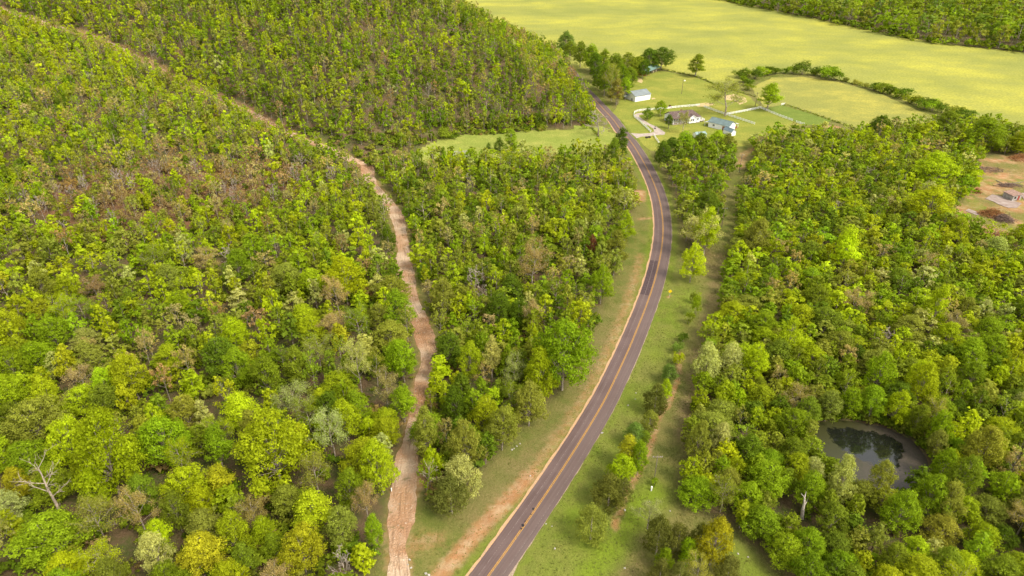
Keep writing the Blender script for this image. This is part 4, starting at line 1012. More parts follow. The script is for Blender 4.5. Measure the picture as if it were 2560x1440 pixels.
# ---- dead trees and snags
def dead_tree(base_px, top_px, label, name='dead_tree', limbs=12, bark=DEADBARK, r=.2, seed=3, spread=2.6, n2=4):
    b_ = ground(*base_px); z0 = hz(*b_); a_, f_, c_ = cam_ray(*top_px)
    Hh = CAM_H + c_ / f_ * b_[1] - z0; topx = a_ / f_ * b_[1] - b_[0]
    rng = np.random.RandomState(seed)
    seg, tips = grow(rng, Hh, spread, limbs, n2, 2, .4, r, .35)
    e = empty(name, (b_[0], b_[1], z0))
    sk = lambda p: np.array([p[0] + topx * (p[2] / Hh), p[1], p[2]])
    seg = [(sk(np.asarray(p)), sk(np.asarray(q)), a1, a2) for p, q, a1, a2 in seg]
    link('trunk', mesh_np('trunk', *tubes(seg[:4], 7), bark, smooth=True), e)
    if len(seg) > 4: link('branches', mesh_np('branches', *tubes(seg[4:], 4), bark), e)
    tag(e, label, 'dead tree')
dead_tree((160, 1298), (80, 1142), 'leaning dead tree with pale peeling trunk among the yellow-green crowns', limbs=9, r=.34, seed=4, spread=4.2)
dead_tree((2005, 1296), (2016, 1222), 'short grey snag with broken forked top in front of the pond', limbs=2, r=.42, seed=9, spread=1.6, n2=0, bark=mat('bleached wood', (.58, .50, .42), .9, .1, .2, 2))
dead_tree((1065, 1240), (1075, 1150), 'small leafless grey sapling between dirt track and pale tree', limbs=9, r=.1, seed=12, spread=2.0)
dead_tree((300, 395), (275, 325), 'slender pale dead trunk standing on the spur above the brown trees', limbs=4, r=.16, seed=14, spread=1.4)

# ------------------------------------------------------------------ farm buildings
WHITE = mat('white siding', (0.80, 0.79, 0.77), .6, .3, .04, 1.0)
TRIM = mat('white trim', (0.84, 0.83, 0.81), .5, .3, .03, 1.0)
SHINGLE = mat('brown shingles', (0.135, 0.095, 0.083), .9, .1, .25, 1.5)
TEAL = mat('teal metal roofing', (0.14, 0.19, 0.185), .75, .2, .12, .5)
GREY = mat('grey-blue metal roofing', (0.19, 0.215, 0.215), .75, .2, .08, .5)
GREEN = mat('green metal roofing', (0.15, 0.23, 0.19), .75, .2, .12, .5)
GLASS = mat('dark glass', (0.015, 0.017, 0.02), .12, .5, .1, 1)
DARK = mat('dark opening', (0.018, 0.015, 0.013), .9, .1, .2, 2)
WOOD = mat('brown boards', (0.30, 0.125, 0.055), .85, .1, .3, 1.5)
GWOOD = mat('weathered post', (0.26, 0.21, 0.165), .9, .1, .25, 2)
CONC = mat('concrete', (0.34, 0.28, 0.24), .9, .1, color2=(0.22, 0.155, 0.125), scale=.5)
BLOCK = mat('block wall', (0.36, 0.33, 0.30), .9, .1, .2, 1.2)

def frame2(a_px, b_px):
    a_, b_ = np.array(flat(*a_px)), np.array(flat(*b_px)); d = b_ - a_
    return a_, math.atan2(d[1], d[0]), np.linalg.norm(d)
def walls(root, L, D, h, m, t=.18, skip=()):
    if 'front' not in skip: MB().box((L / 2, t / 2, h / 2), (L, t, h)).build('wall', m, root)
    if 'back' not in skip: MB().box((L / 2, D - t / 2, h / 2), (L, t, h)).build('wall', m, root)
    if 'left' not in skip: MB().box((t / 2, D / 2, h / 2), (t, D - 2 * t - .006, h)).build('wall', m, root)
    if 'right' not in skip: MB().box((L - t / 2, D / 2, h / 2), (t, D - 2 * t - .006, h)).build('wall', m, root)
def gable_x(root, L, D, h, rise, mroof, mwall, ov=.45, th=.14, gables=True):
    """ridge along local x"""
    k = rise / (D / 2); ez = h - ov * k
    MB().slab([(-ov, -ov, ez), (L + ov, -ov, ez), (L + ov, D / 2, h + rise), (-ov, D / 2, h + rise)], th).build('roof_slope', mroof, root)
    MB().slab([(-ov, D / 2 + .004, h + rise), (L + ov, D / 2 + .004, h + rise), (L + ov, D + ov, ez), (-ov, D + ov, ez)], th).build('roof_slope', mroof, root)
    MB().box((L / 2, D / 2, h + rise + th + .02), (L + 2 * ov, .3, .08)).build('ridge_cap', mroof, root)
    if gables:
        for x0 in (0.0, L - .18):
            MB().prism([(x0, .02, h + .004), (x0, D - .02, h + .004), (x0, D / 2, h + rise - .02)], (0, 0, 0), (.18, 0, 0)).build('gable', mwall, root)
def window(root, x, z, w_, h_, y=-.03, name='window', axis_x=True):
    f = MB()
    t = .09
    def bx(cx, cz, sx, sz, d): f.box((x + cx, y, z + cz) if axis_x else (y, x + cx, z + cz), (sx, d, sz) if axis_x else (d, sx, sz))
    bx(0, h_ / 2, w_ + 2 * t, t, .08); bx(0, -h_ / 2, w_ + 2 * t, t, .08); bx(-w_ / 2 - t / 2, 0, t, h_ - t, .08); bx(w_ / 2 + t / 2, 0, t, h_ - t, .08); bx(0, 0, w_, .06, .06)
    o = f.build(name, TRIM, root)
    MB().box((x, y + .01, z) if axis_x else (y + .01, x, z), (w_, .03, h_ - t) if axis_x else (.03, w_, h_ - t)).build('pane', GLASS, o)

# farmhouse: ridge along local x, front (y = 0) towards the road bend, porch on the left half, white gabled wing on the right
a_, rz, L = frame2((1681, 313), (1754, 306))
hs_ = empty('farmhouse', (a_[0], a_[1], 0), rz); L = 16.4; D = 9.5; h = 3.0
tag(hs_, 'white farmhouse with brown shingled roof, front porch and gabled wing', 'house')
MB().box((L / 2, D / 2, .2), (L + .1, D + .1, .4)).build('foundation', CONC, hs_)
wl_ = empty('shell', (0, 0, .4)); wl_.parent = hs_
PD = 2.2
MB().box((L / 2, D - .1, .4 + h / 2), (L, .18, h)).build('wall', WHITE, hs_)
MB().box((.1, (D + PD) / 2, .4 + h / 2), (.18, D - PD - .4, h)).build('wall', WHITE, hs_)
MB().box((L - .1, D / 2, .4 + h / 2), (.18, D - .4, h)).build('wall', WHITE, hs_)
MB().box((4.6, PD, .4 + h / 2), (9.0, .18, h)).build('wall', mat('porch wall', (0.45, 0.40, 0.36), .8, .1, .1), hs_)
MB().box((L - 3.5, .1, .4 + h / 2), (7.0, .18, h)).build('wall', WHITE, hs_)
MB().box((9.3, 1.0, .4 + h / 2), (.18, 1.9, h)).build('wall', WHITE, hs_)
bpy.data.objects.remove(wl_)
ez, rz_ = .4 + h, .4 + h + 2.5
rf = MB().slab([(-.5, -.5, ez - .15), (9.6, -.5, ez - .15), (9.6, D / 2, rz_), (-.5, D / 2, rz_)], .16).build('roof_slope', SHINGLE, hs_)
MB().slab([(9.6, -.35, ez - .05), (L + .5, -.35, ez - .05), (L - 2.6, D / 2, rz_), (9.6, D / 2, rz_)], .16).build('roof_slope', SHINGLE, hs_)
MB().slab([(-.5, D / 2 + .01, rz_), (L - 2.6, D / 2 + .01, rz_), (L + .5, D + .5, ez - .15), (-.5, D + .5, ez - .15)], .16).build('roof_slope', SHINGLE, hs_)
MB().slab([(L + .5, -.35, ez - .06), (L + .5, D + .5, ez - .06), (L - 2.6, D / 2 + .3, rz_ - .02), (L - 2.6, D / 2 - .3, rz_ - .02)], .15).build('roof_slope', SHINGLE, hs_)
MB().prism([(.0, .1, ez), (.0, D - .1, ez), (.0, D / 2, rz_ - .1)], (0, 0, 0), (.18, 0, 0)).build('gable', WHITE, hs_)
# gabled wing facing front
wx, ww = 11.6, 4.4
MB().prism([(wx - ww / 2, -.62, .4), (wx + ww / 2, -.62, .4), (wx + ww / 2, -.62, ez - .1), (wx, -.62, ez + 1.25), (wx - ww / 2, -.62, ez - .1)], (0, 0, 0), (0, .6, 0)).build('wing_wall', WHITE, hs_)
for sg in (-1, 1):
    MB().slab([(wx, -1.0, ez + 1.32), (wx + sg * (ww / 2 + .3), -1.0, ez - .22), (wx + sg * (ww / 2 + .3), 1.9, ez - .22), (wx, 3.4, ez + 1.32)][::sg], .12).build('wing_roof', SHINGLE, hs_)
    MB().slab([(wx, -1.04, ez + 1.30), (wx + sg * (ww / 2 + .3), -1.04, ez - .24), (wx + sg * (ww / 2 + .3), -1.04, ez - .44), (wx, -1.04, ez + 1.08)][::-sg], .05).build('fascia', TRIM, hs_)
window(hs_, wx - .55, 2.1, .7, 1.5, -.66); window(hs_, wx + .55, 2.1, .7, 1.5, -.66); window(hs_, L - 1.3, 2.1, .8, 1.3, -.03)
MB().box((L - 2.6, -.04, 1.5), (.95, .08, 2.1)).build('door', DARK, hs_)
for px_ in (.3, 3.1, 6.0, 8.9): MB().box((px_, -.1, .4 + h / 2 - .15), (.18, .18, h - .3)).build('porch_post', TRIM, hs_)
MB().box((4.6, -.1, 1.25), (8.6, .06, .08)).build('porch_rail', TRIM, hs_)
MB().box((4.5, PD - .14, 1.5), (1.0, .1, 2.1)).build('door', DARK, hs_)
for px_ in (1.8, 7.2): window(hs_, px_, 1.9, 1.3, 1.3, PD - .14)
# dormer on the porch slope
MB().prism([(3.2, 1.0, 4.05), (5.6, 1.0, 4.05), (4.4, 1.0, 5.1)], (0, 0, 0), (0, 1.2, 0)).build('dormer_gable', mat('dormer wall', (.20, .16, .15), .8, .1), hs_)
for sg in (-1, 1):
    MB().slab([(4.4, .75, 5.2), (4.4 + sg * 1.45, .75, 3.95), (4.4 + sg * 1.45, 2.6, 4.05), (4.4, 4.2, 5.2)][::sg], .1).build('dormer_roof', mat('dormer roof', (.38, .33, .32), .8, .1), hs_)
MB().box((7.6, D / 2 + 1.0, rz_ - .1), (.6, .6, 1.3)).build('chimney', mat('brick', (.24, .11, .08), .9, .1), hs_)
# raised deck at the right end
dk = empty('deck', (a_[0] + (L + .15) * math.cos(rz), a_[1] + (L + .15) * math.sin(rz), 0), rz); tag(dk, 'raised wooden deck with white railing at the house end', 'deck')
MB().box((1.7, 3.0, .62), (3.3, 4.5, .12)).build('floorboards', mat('deck boards', (.42, .36, .30), .85, .1), dk)
for x_, y_ in ((.1, .85), (3.25, .85), (3.25, 5.1), (.1, 5.1), (3.25, 3.0), (1.7, .85)): MB().box((x_, y_, .85), (.12, .12, 1.7)).build('post', TRIM, dk)
for zz in (1.62, 1.25, .95):
    MB().box((1.7, .85, zz), (3.0, .06, .09)).build('railing', TRIM, dk); MB().box((3.25, 3.0, zz), (.06, 4.0, .09)).build('railing', TRIM, dk)

# white gabled barn with grey-blue roof
a_, rz, L = frame2((1587.5, 255), (1628, 248))
b_ = empty('white_barn', (a_[0], a_[1], 0), rz); tag(b_, 'white barn with plain grey-blue metal roof beside the roadside trees', 'barn')
L, D, h = 11.6, 9.6, 3.3
walls(b_, L, D, h, WHITE); gable_x(b_, L, D, h, 1.9, GREY, WHITE, .3)
MB().box((-.04, 3.1, .75), (.08, 1.6, 1.5)).build('door', mat('grey door', (.30, .30, .31), .7, .2), b_)
MB().box((L / 2, -.05, h - .28), (L, .08, .14)).build('gutter', TRIM, b_)
MB().slab([(-3.6, 5.2, 2.2), (-.05, 5.2, 2.9), (-.05, 9.4, 2.9), (-3.6, 9.4, 2.2)], .1).build('lean_to_roof', GREY, b_)
for y_ in (5.4, 9.2): MB().box((-3.4, y_, 1.1), (.16, .16, 2.2)).build('lean_to_post', GWOOD, b_)

# teal-roofed outbuilding: ridge along local x, long side facing the house
a_, rz, L = frame2((1771, 315), (1813, 328))
a_ = np.array(flat(1770, 317)); b2 = np.array(flat(1812.5, 327.5)); rz = math.atan2(b2[1] - a_[1], b2[0] - a_[0])
ou = empty('outbuilding', (a_[0], a_[1], 0), rz); tag(ou, 'white outbuilding with teal metal roof and brown doorway', 'outbuilding')
L, D, h = 12.2, 6.6, 2.9
walls(ou, L, D, h, WHITE); gable_x(ou, L, D, h, 1.7, TEAL, WHITE, .35)
MB().box((L - 2.4, -.05, 1.1), (2.9, .09, 2.2)).build('double_door', WOOD, ou)
window(ou, 3.2, 1.6, 1.2, 1.0)
MB().slab([(-.35, D + .1, 2.75), (L + .35, D + .1, 2.75), (L + .35, D + 3.3, 2.2), (-.35, D + 3.3, 2.2)][::1], .1).build('lean_to_roof', mat('pale metal', (.55, .53, .50), .5, .4, .1, .5), ou)
for x_ in (.2, 4.1, 8.1, L - .2): MB().box((x_, D + 3.1, 1.1), (.16, .16, 2.15)).build('lean_to_post', TRIM, ou)
MB().box((L - .6, D + 1.5, .45), (1.0, 1.8, .9)).build('workbench', WOOD, ou)
MB().slab([(-2.6, .4, 1.9), (-.4, .4, 2.3), (-.4, 5.5, 2.3), (-2.6, 5.5, 1.9)], .08).build('awning', mat('pale metal'), ou)
for y_ in (.6, 5.3): MB().box((-2.5, y_, .95), (.14, .14, 1.9)).build('awning_post', TRIM, ou)
# small white shed with grey-blue roof
a_ = np.array(flat(1825.5, 341)); b2 = np.array(flat(1838.5, 338.5)); rz = math.atan2(b2[1] - a_[1], b2[0] - a_[0]) + math.pi / 2
sd = empty('garden_shed', (b2[0], b2[1], 0), rz); tag(sd, 'small white shed with blue-grey roof below the teal-roofed outbuilding', 'shed')
walls(sd, 6.0, 3.0, 2.1, WHITE); gable_x(sd, 6.0, 3.0, 2.1, 1.15, mat('slate blue roofing', (.13, .18, .20), .75, .2, .1, .5), WHITE, .2)
MB().box((-.04, 1.5, .95), (.08, .9, 1.9)).build('door', TRIM, sd)
# half-hidden shed
a_ = np.array(flat(1741, 347)); ps = empty('tool_shed', (a_[0], a_[1], 0), .28); tag(ps, 'low shed with pale teal roof half hidden behind the tree clump', 'shed')
walls(ps, 5.6, 4.0, 1.9, WHITE); gable_x(ps, 5.6, 4.0, 1.9, .8, mat('pale teal roofing', (.25, .33, .31), .75, .2, .1, .5), WHITE, .2)
MB().box((4.2, -.04, .9), (.9, .08, 1.8)).build('door', GWOOD, ps)
# open pole barn
a_ = np.array(flat(1616, 191)); b2 = np.array(flat(1649, 177)); rz = math.atan2(b2[1] - a_[1], b2[0] - a_[0]); Lb = float(np.linalg.norm(b2 - a_))
pb = empty('pole_barn', (a_[0], a_[1], 0), rz); tag(pb, 'open-fronted pole barn with green metal roof under the oaks', 'barn')
MB().slab([(-.4, -.5, 2.7), (Lb + .4, -.5, 2.7), (Lb + .4, 4.4, 4.4), (-.4, 4.4, 4.4)], .14).build('roof_slope', GREEN, pb)
MB().slab([(-.4, 4.41, 4.4), (Lb + .4, 4.41, 4.4), (Lb + .4, 8.6, 2.7), (-.4, 8.6, 2.7)], .14).build('roof_slope', GREEN, pb)
for i in range(6): MB().box((.1 + (Lb - .2) * i / 5, .0, 1.4), (.2, .2, 2.75)).build('post', GWOOD, pb)
MB().box((Lb / 2, 8.0, 1.35), (Lb, .15, 2.7)).build('back_wall', WOOD, pb)
MB().box((.05, 4.2, 1.35), (.15, 7.2, 2.7)).build('end_wall', WOOD, pb)
MB().box((3.2, -.1, .55), (5.8, .06, .14)).build('front_rail', WOOD, pb)
hay = mat('hay bale', (.50, .42, .27), .95, .05, .2, 3)
for i, (x_, y_) in enumerate(((Lb * .62, 1.6), (Lb * .8, 1.3))):
    c_, s_ = math.cos(rz), math.sin(rz)
    o = MB().tube((0, -.7, .75), (0, .7, .75), .75, .75, 14).build('hay_bale', hay, None, loc=(a_[0] + x_ * c_ - y_ * s_, a_[1] + x_ * s_ + y_ * c_, 0), rz=rz)
    tag(o, 'round straw-coloured hay bale under the open pole barn', 'hay bale', 'hay bales under the pole barn')

# ------------------------------------------------------------------ fences
def board_fence(px, label, post_h=1.35, rails=(.35, .75, 1.15), gap=2.3, m=TRIM, close=True):
    P = smooth_line([flat(*p) for p in px], .25) if len(px) > 2 else smooth_line([flat(*px[0]), tuple((np.array(flat(*px[0])) + np.array(flat(*px[1]))) / 2), flat(*px[1])], .25)
    s = np.r_[0, np.cumsum(np.hypot(*np.diff(P, axis=0).T))]; k = max(1, int(round(s[-1] / gap)))
    q = np.stack([np.interp(np.linspace(0, s[-1], k + 1), s, P[:, j]) for j in range(2)], 1)
    e = empty('board_fence', (q[0][0], q[0][1], 0)); tag(e, label, 'fence')
    pm = MB().box((0, 0, post_h / 2), (.15, .15, post_h)).mesh('post', m); rm = MB().box((.5, 0, 0), (1, .05, .17)).mesh('rail', m)
    for p in q: link('post', pm, e, (p[0] - q[0][0], p[1] - q[0][1], 0))
    for a1, b1 in zip(q[:-1], q[1:]):
        d = b1 - a1; Ln = np.linalg.norm(d); an = math.atan2(d[1], d[0])
        for zz in rails:
            o = link('rail', rm, e, (a1[0] - q[0][0] + d[0] / Ln * .09, a1[1] - q[0][1] + d[1] / Ln * .09, zz), an); o.scale = ((Ln - .18), 1, 1)
board_fence([(1627, 331.5), (1607, 312), (1596, 302), (1585.5, 293), (1585.5, 285), (1590, 280.5), (1610, 277), (1631, 275.5), (1664, 273), (1693, 269.5), (1722, 267), (1749, 264.5)], 'long white board fence curving around the driveway loop')
board_fence([(1760, 268.5), (1790, 279.5), (1815, 288), (1850, 299.5), (1887, 311.5)], 'white board fence running behind the airy tree and outbuilding', gap=2.0)
board_fence([(1818, 287), (1857, 280), (1902, 270.5)], 'short white board fence closing the far side of the dry pen')
board_fence([(1903, 272), (1942, 288.5), (1981, 303)], 'white board fence between the dry pen and the green paddock')
board_fence([(1990, 307), (2010, 313)], 'detached short length of white board fence above the wood')
board_fence([(1635, 340), (1640, 349), (1648, 360)], 'white board fence running down from the driveway into the clump')
board_fence([(1953, 263.5), (1962, 262)], 'single white gate panel at the paddock corner', gap=1.3)
def wire_fence(px, label, gap=4.5, h_=1.25):
    pts = [flat(*p) for p in px]; P = smooth_line(pts, .5)
    s = np.r_[0, np.cumsum(np.hypot(*np.diff(P, axis=0).T))]; k = max(1, int(round(s[-1] / gap)))
    q = np.stack([np.interp(np.linspace(0, s[-1], k + 1), s, P[:, j]) for j in range(2)], 1)
    e = empty('wire_fence', (q[0][0], q[0][1], 0)); tag(e, label, 'fence')
    pm = MB().tube((0, 0, 0), (0, 0, h_), .09, .08, 6).mesh('post', GWOOD)
    wm = mat('fence wire', (.10, .085, .07), .7, .3)
    for p in q: link('post', pm, e, (p[0] - q[0][0], p[1] - q[0][1], 0))
    for zz in (.35, .7, 1.1):
        mbw = MB()
        for a1, b1 in zip(q[:-1], q[1:]): mbw.tube((*(a1 - q[0]), zz), (*(b1 - q[0]), zz), .022, .022, 3)
        mbw.build('wire', wm, e)
wire_fence([(1655, 174), (1690, 180), (1740, 192), (1800, 217), (1850, 231), (1890, 243), (1902, 262)], 'wire fence with timber posts between yard and hay field')
wire_fence([(1962, 263), (2020, 281), (2080, 301), (2128, 317)], 'wire fence with timber posts along the paddock and pasture')
wire_fence([(1475, 318), (1487, 330), (1497, 343)], 'short wire fence crossing the meadow beside the bare tree')
# weeds along the wire fences
wd_items = []
for ln in (((1655, 174), (1740, 192), (1800, 217), (1850, 231), (1890, 243)), ((1962, 263), (2020, 281), (2080, 301), (2128, 317)), ((2085, 198), (2110, 204), (2140, 212), (2180, 222)), ((1475, 318), (1497, 343))):
    for p in smooth_line([flat(*q) for q in ln], 1.1): wd_items.append((p[0] + R.randn() * .4, p[1] + R.randn() * .4, 'bush', 1.1 + R.rand(), .5 + .6 * R.rand(), pick([('mid', .5), ('dark', .3), ('olive', .4)]), 0))
mass('weeds', wd_items, 'dark weeds growing along the foot of the wire fences', lambda x, y: LOW2)

# ------------------------------------------------------------------ poles, sign, small things
POLE = mat('pole wood', (.17, .13, .10), .9, .1, .25, 2); STEEL = mat('galvanised steel', (.45, .45, .44), .5, .5, .1)
def pole(px, label, Hh, lamp=False, arm=True, m=POLE, lean=0.0, r=.15):
    p = ground(*px); z0 = hz(*p); e = empty('utility_pole', (p[0], p[1], z0)); tag(e, label, 'utility pole')
    MB().tube((0, 0, -.2), (lean, 0, Hh), r, r * .7, 8).build('pole', m, e)
    if arm:
        MB().box((lean, -.12, Hh - .5), (2.2, .1, .13)).build('crossarm', m, e)
        for x_ in (-.95, .55, .95): MB().tube((lean + x_, -.12, Hh - .43), (lean + x_, -.12, Hh - .2), .05, .035, 6).build('insulator', STEEL, e)
    if lamp:
        MB().tube((lean, 0, Hh - .3), (lean + .8, -.3, Hh - .1), .04, .04, 6).build('lamp_arm', STEEL, e)
        MB().tube((lean + .8, -.3, Hh - .55), (lean + .8, -.3, Hh + .05), .42, .2, 10).build('lamp_head', TRIM, e)
    return p
pole((1704, 235), 'slim pole with white lamp head standing alone on the yard', 8.6, True, False)
pole((1888, 266), 'dark leaning utility pole at the white fence corner', 8.2, False, True)
pole((1803, 573), 'dark utility pole in the mown strip beside the clump', 9.0, False, True)
pole((2341, 508), 'pale weathered pole at the edge of the clearing', 5.6, False, False, GWOOD)
pole((1848, 430), 'pale utility pole in the shaded strip near the brown bank', 8.5, False, True, GWOOD)
pole((1636, 1196), 'thin grey utility pole standing in the grass strip beside the dense wood', 7.0, False, True, GWOOD, r=.1)
sp = flat(1673.5, 743); sg = empty('warning_sign', (sp[0], sp[1], 0), .12); tag(sg, 'yellow diamond warning sign on a post at the road bend', 'road sign')
MB().box((0, 0, 1.15), (.07, .05, 2.3)).build('post', STEEL, sg)
MB().prism([(0, -.05, 1.55), (.62, -.05, 2.17), (0, -.05, 2.79), (-.62, -.05, 2.17)], (0, 0, 0), (0, .02, 0)).build('sign_plate', mat('sign yellow', (.86, .55, .01), .5, .4, .02), sg)
def marker(px, label, Hh=1.3, r=.12):
    p = flat(*px); e = empty('marker_post', (p[0], p[1], 0)); tag(e, label, 'marker post')
    MB().tube((0, 0, 0), (0, 0, Hh), r, r, 8).build('post', TRIM, e); MB().tube((0, 0, Hh), (0, 0, Hh + .12), r * 1.25, r * .5, 8).build('cap', TRIM, e)
marker((1628, 1226), 'white marker post in the grass strip near the thin pole', 1.1, .17)
marker((979, 1228), 'white marker stake at the edge of the dirt track', .9, .11)
mbp = flat(1637, 322.5); mb_ = empty('mailbox', (mbp[0], mbp[1], 0), .3); tag(mb_, 'small post box on the gravel drive below the loop', 'mailbox')
MB().box((0, 0, .55), (.12, .12, 1.1)).build('post', mat('blue-grey post', (.13, .13, .2), .7, .2), mb_); MB().box((.05, -.1, 1.25), (.3, .55, .3)).build('box', mat('dark box', (.06, .06, .1), .6, .3), mb_); MB().box((.25, .2, .2), (.7, .5, .4)).build('base', DARK, mb_)
def rock_mesh(seed, m, nm):
    rng = np.random.RandomState(seed); V, Fc = [], []
    n, k = 8, 4
    for j in range(1, k):
        for i in range(n):
            ph = math.pi * j / k; th = 2 * math.pi * i / n; rr = 1 + .22 * rng.randn() * .6
            V.append((rr * math.sin(ph) * math.cos(th), rr * math.sin(ph) * math.sin(th), .75 * rr * math.cos(ph)))
    V += [(0, 0, .75), (0, 0, -.75)]
    for j in range(k - 2):
        for i in range(n): Fc.append((j * n + i, (j + 1) * n + i, (j + 1) * n + (i + 1) % n, j * n + (i + 1) % n))
    for i in range(n): Fc.append((len(V) - 2, i, (i + 1) % n)); Fc.append((len(V) - 1, (k - 2) * n + (i + 1) % n, (k - 2) * n + i))
    return MB().add(V, Fc).mesh(nm, m)
PALE = mat('pale limestone', (.42, .385, .33), .9, .1, .15, 2); DROCK = mat('dark boulder', (.045, .035, .032), .9, .1, .3, 2)
rm_ = [rock_mesh(i, PALE, 'pale rock') for i in range(3)]
for i, (px, lab) in enumerate((((1616, 333.2), ''), ((1623.5, 332.6), ''))): pass
for px, rr in (((1616.5, 345), .75), ((1623.5, 344), .7)):
    p = flat(*px); tag(link('boulder', rock_mesh(int(px[0]), DROCK, 'boulder'), None, (p[0], p[1], rr * .4), 0, (rr * 1.2, rr, rr)), 'dark boulder on the lawn below the driveway mouth', 'boulder', 'dark boulders by the driveway')
for i, (x, y, rr, gp) in enumerate(((1562, 1276, .40, 1), (1570, 1014, .35, 1), (1588, 998, .25, 1), (1590, 983, .25, 1), (1675, 1278, .3, 1), (1623, 1255, .35, 1), (1618, 1256, .3, 1), (1600, 1272, .25, 1), (1562, 1421, .3, 1), (1387, 1372, .3, 1), (1365, 1310, .25, 1), (1380, 1316, .2, 1),
                               (1505, 1083, .45, 1), (1280, 1125, .4, 2), (1292, 1116, .35, 2), (1300, 1110, .3, 2), (1285, 1122, .3, 2), (1326, 1190, .3, 2), (1052, 1174, .35, 3), (1065, 1435, .45, 2), (1072, 1438, .4, 2), (1024, 1400, .35, 3), (1020, 1412, .3, 3), (1028, 1420, .35, 3), (1845, 1385, .3, 1), (1870, 1393, .3, 1))):
    p = ground(x, y)
    wh = {1: ('pale limestone rock lying in the grass right of the road', 'pale rocks right of the road'), 2: ('pale limestone rock on the verge left of the road', 'pale rocks left of the road'), 3: ('pale limestone rock beside the dirt track', 'pale rocks by the track')}[gp]
    tag(link('rock', rm_[i % 3], None, (p[0], p[1], hz(*p) + rr * .3), R.rand() * 6, (rr * .75, rr * .55, rr * .45)), wh[0], 'rock', wh[1])
# timber heap against the curved fence
tp_ = flat(1676, 268.5); tb = MB()
tb.prism([(-1.6, -.5, .02), (1.4, -.5, .02), (-.3, -.5, 1.5)], (0, 0, 0), (0, 1.2, 0)); tag(tb.build('brush_heap', mat('dark brush', (.12, .06, .04), .9, .1, .3, 3), None, loc=(tp_[0], tp_[1], 0)), 'dark heap of old timber behind the curved white fence', 'heap')

# ------------------------------------------------------------------ clearing with ruins
def slab(px, label, z=.12):
    P = [flat(*p) for p in px]; c0 = np.mean(P, 0)
    q = [(p[0] - c0[0] + R.randn() * .1, p[1] - c0[1] + R.randn() * .1, 0) for p in P]
    ar = sum(q[i][0] * q[(i + 1) % len(q)][1] - q[(i + 1) % len(q)][0] * q[i][1] for i in range(len(q)))
    if ar < 0: q = q[::-1]
    tag(MB().prism(q, (0, 0, 0), (0, 0, z)).build('concrete_pad', CONC, None, loc=(c0[0], c0[1], .01)), label, 'concrete pad')
slab([(2463, 497), (2480, 487), (2506, 492), (2530, 502), (2554, 509), (2542, 520), (2520, 520), (2500, 513), (2481, 504)], 'broken concrete floor pad in front of the block shed', .16)
slab([(2412, 527), (2421, 522), (2440, 529), (2452, 537), (2443, 539)], 'small cracked concrete pad beside the large brush pile', .12)
slab([(2548, 484), (2600, 478), (2640, 490), (2600, 503), (2560, 500)], 'pale concrete pad beyond the block shed', .2)
slab([(2402, 553), (2412, 551), (2420, 555), (2409, 558)], 'little concrete fragment near the burnt debris', .1)
a_ = np.array(flat(2505, 492)); b2 = np.array(flat(2529, 503)); rz = math.atan2(b2[1] - a_[1], b2[0] - a_[0])
bs = empty('block_shed', (a_[0], a_[1], .17), rz); tag(bs, 'small weathered block shed with rusty sloping roof in the clearing', 'shed')
L, D, h = float(np.linalg.norm(b2 - a_)), 4.2, 2.1
walls(bs, L, D, h, BLOCK, .2)
MB().slab([(-.3, -.3, h + .02), (L + .3, -.3, h + .02), (L + .3, D + .3, h + .42), (-.3, D + .3, h + .42)], .12).build('roof', mat('rusty roofing', (.30, .19, .145), .85, .2, .25, 1.5), bs)
MB().box((L + .03, 2.9, .95), (.08, 1.0, 1.9)).build('door', mat('red door', (.28, .07, .05), .8, .2), bs)
MB().box((L + .02, 1.2, 1.2), (.06, .9, .8)).build('window', DARK, bs)
BR = [mat('orange brush', (.36, .17, .065), .95, .05, .3, 3), mat('grey brush', (.24, .165, .13), .95, .05, .3, 3)]
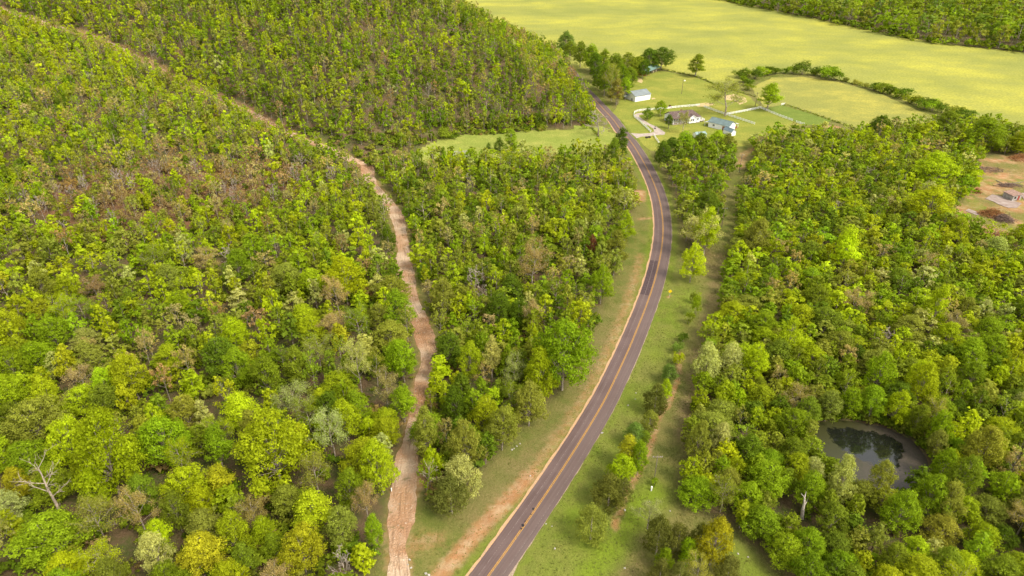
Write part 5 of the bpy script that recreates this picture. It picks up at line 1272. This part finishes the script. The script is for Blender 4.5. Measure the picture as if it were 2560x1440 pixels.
def brush(px, sx, sy, hh, label, n=260, m=0, seed=1):
    p = flat(*px); rng = np.random.RandomState(seed); sg_ = []
    for i in range(n):
        th, q = rng.rand() * 6.283, math.sqrt(rng.rand()); c0 = np.array([math.cos(th) * q * sx, math.sin(th) * q * sy, hh * 1.5 * (1 - q * q) * rng.rand() + .05])
        d = rng.randn(3) * (1, 1, .45); d /= np.linalg.norm(d); Ln = .6 + 2.4 * rng.rand() ** 2
        c0[:2] *= 1 + .22 * rng.randn(); a0, b0 = c0 - d * Ln / 2, c0 + d * Ln / 2; a0[2] = max(.02, a0[2]); b0[2] = max(.02, b0[2])
        sg_.append((a0, b0, .05 + .06 * rng.rand(), .03))
    V, Fc = tubes(sg_, 3)
    tag(link('brush_pile', mesh_np('brush pile', V, Fc, BR[m]), None, (p[0], p[1], 0)), label, 'brush pile')
brush((2478, 537), 4.6, 3.0, 2.0, 'large orange-brown brush pile beside the concrete floor pad', 520, 0, 2)
brush((2508, 550), 3.6, 3.0, 1.7, 'greyish tangled brush pile adjoining the large orange one', 420, 1, 3)
brush((2434, 578), 4.0, 2.4, 1.1, 'low reddish brush pile at the wooded edge of the clearing', 300, 0, 4)
brush((2550, 398), 5.0, 4.0, 1.8, 'rust-coloured brush pile at the top of the clearing', 320, 0, 5)
brush((2441, 480), 1.8, 1.5, 1.0, 'small orange brush clump near the clearing trees', 120, 0, 6)
brush((2520, 465), 6.0, 2.2, .8, 'long scatter of dry branches behind the block shed', 260, 1, 7)
brush((2470, 425), 7.0, 4.0, .45, 'thin scatter of dry twigs across the upper clearing', 260, 1, 8)
brush((2505, 590), 6.0, 3.0, .5, 'loose orange twigs strewn below the tangled brush pile', 240, 0, 9)
dp = flat(2396, 541); db = MB()
for i in range(14): db.box((R.randn() * .9, R.randn() * .7, .15 + .2 * R.rand()), (.3 + .8 * R.rand(), .3 + .5 * R.rand(), .25 + .2 * R.rand()), R.rand() * 3)
tag(db.build('debris_heap', mat('charred debris', (.035, .035, .045), .8, .2, .5, 3), None, loc=(dp[0], dp[1], .02)), 'heap of blackened debris beside the concrete fragment', 'debris heap')
for i, (x0, y0, x1, y1) in enumerate(((2490, 452, 2530, 470), (2515, 462, 2560, 455), (2398, 558, 2420, 572))):
    p, q = flat(x0, y0), flat(x1, y1); tag(MB().tube((0, 0, .16), (q[0] - p[0], q[1] - p[1], .16), .17, .11, 7).build('fallen_log', GWOOD, None, loc=(p[0], p[1], 0)), ('fallen log lying uphill of the block shed', 'fallen log reaching towards the clearing edge behind the shed', 'fallen log beside the blackened debris')[i], 'log')
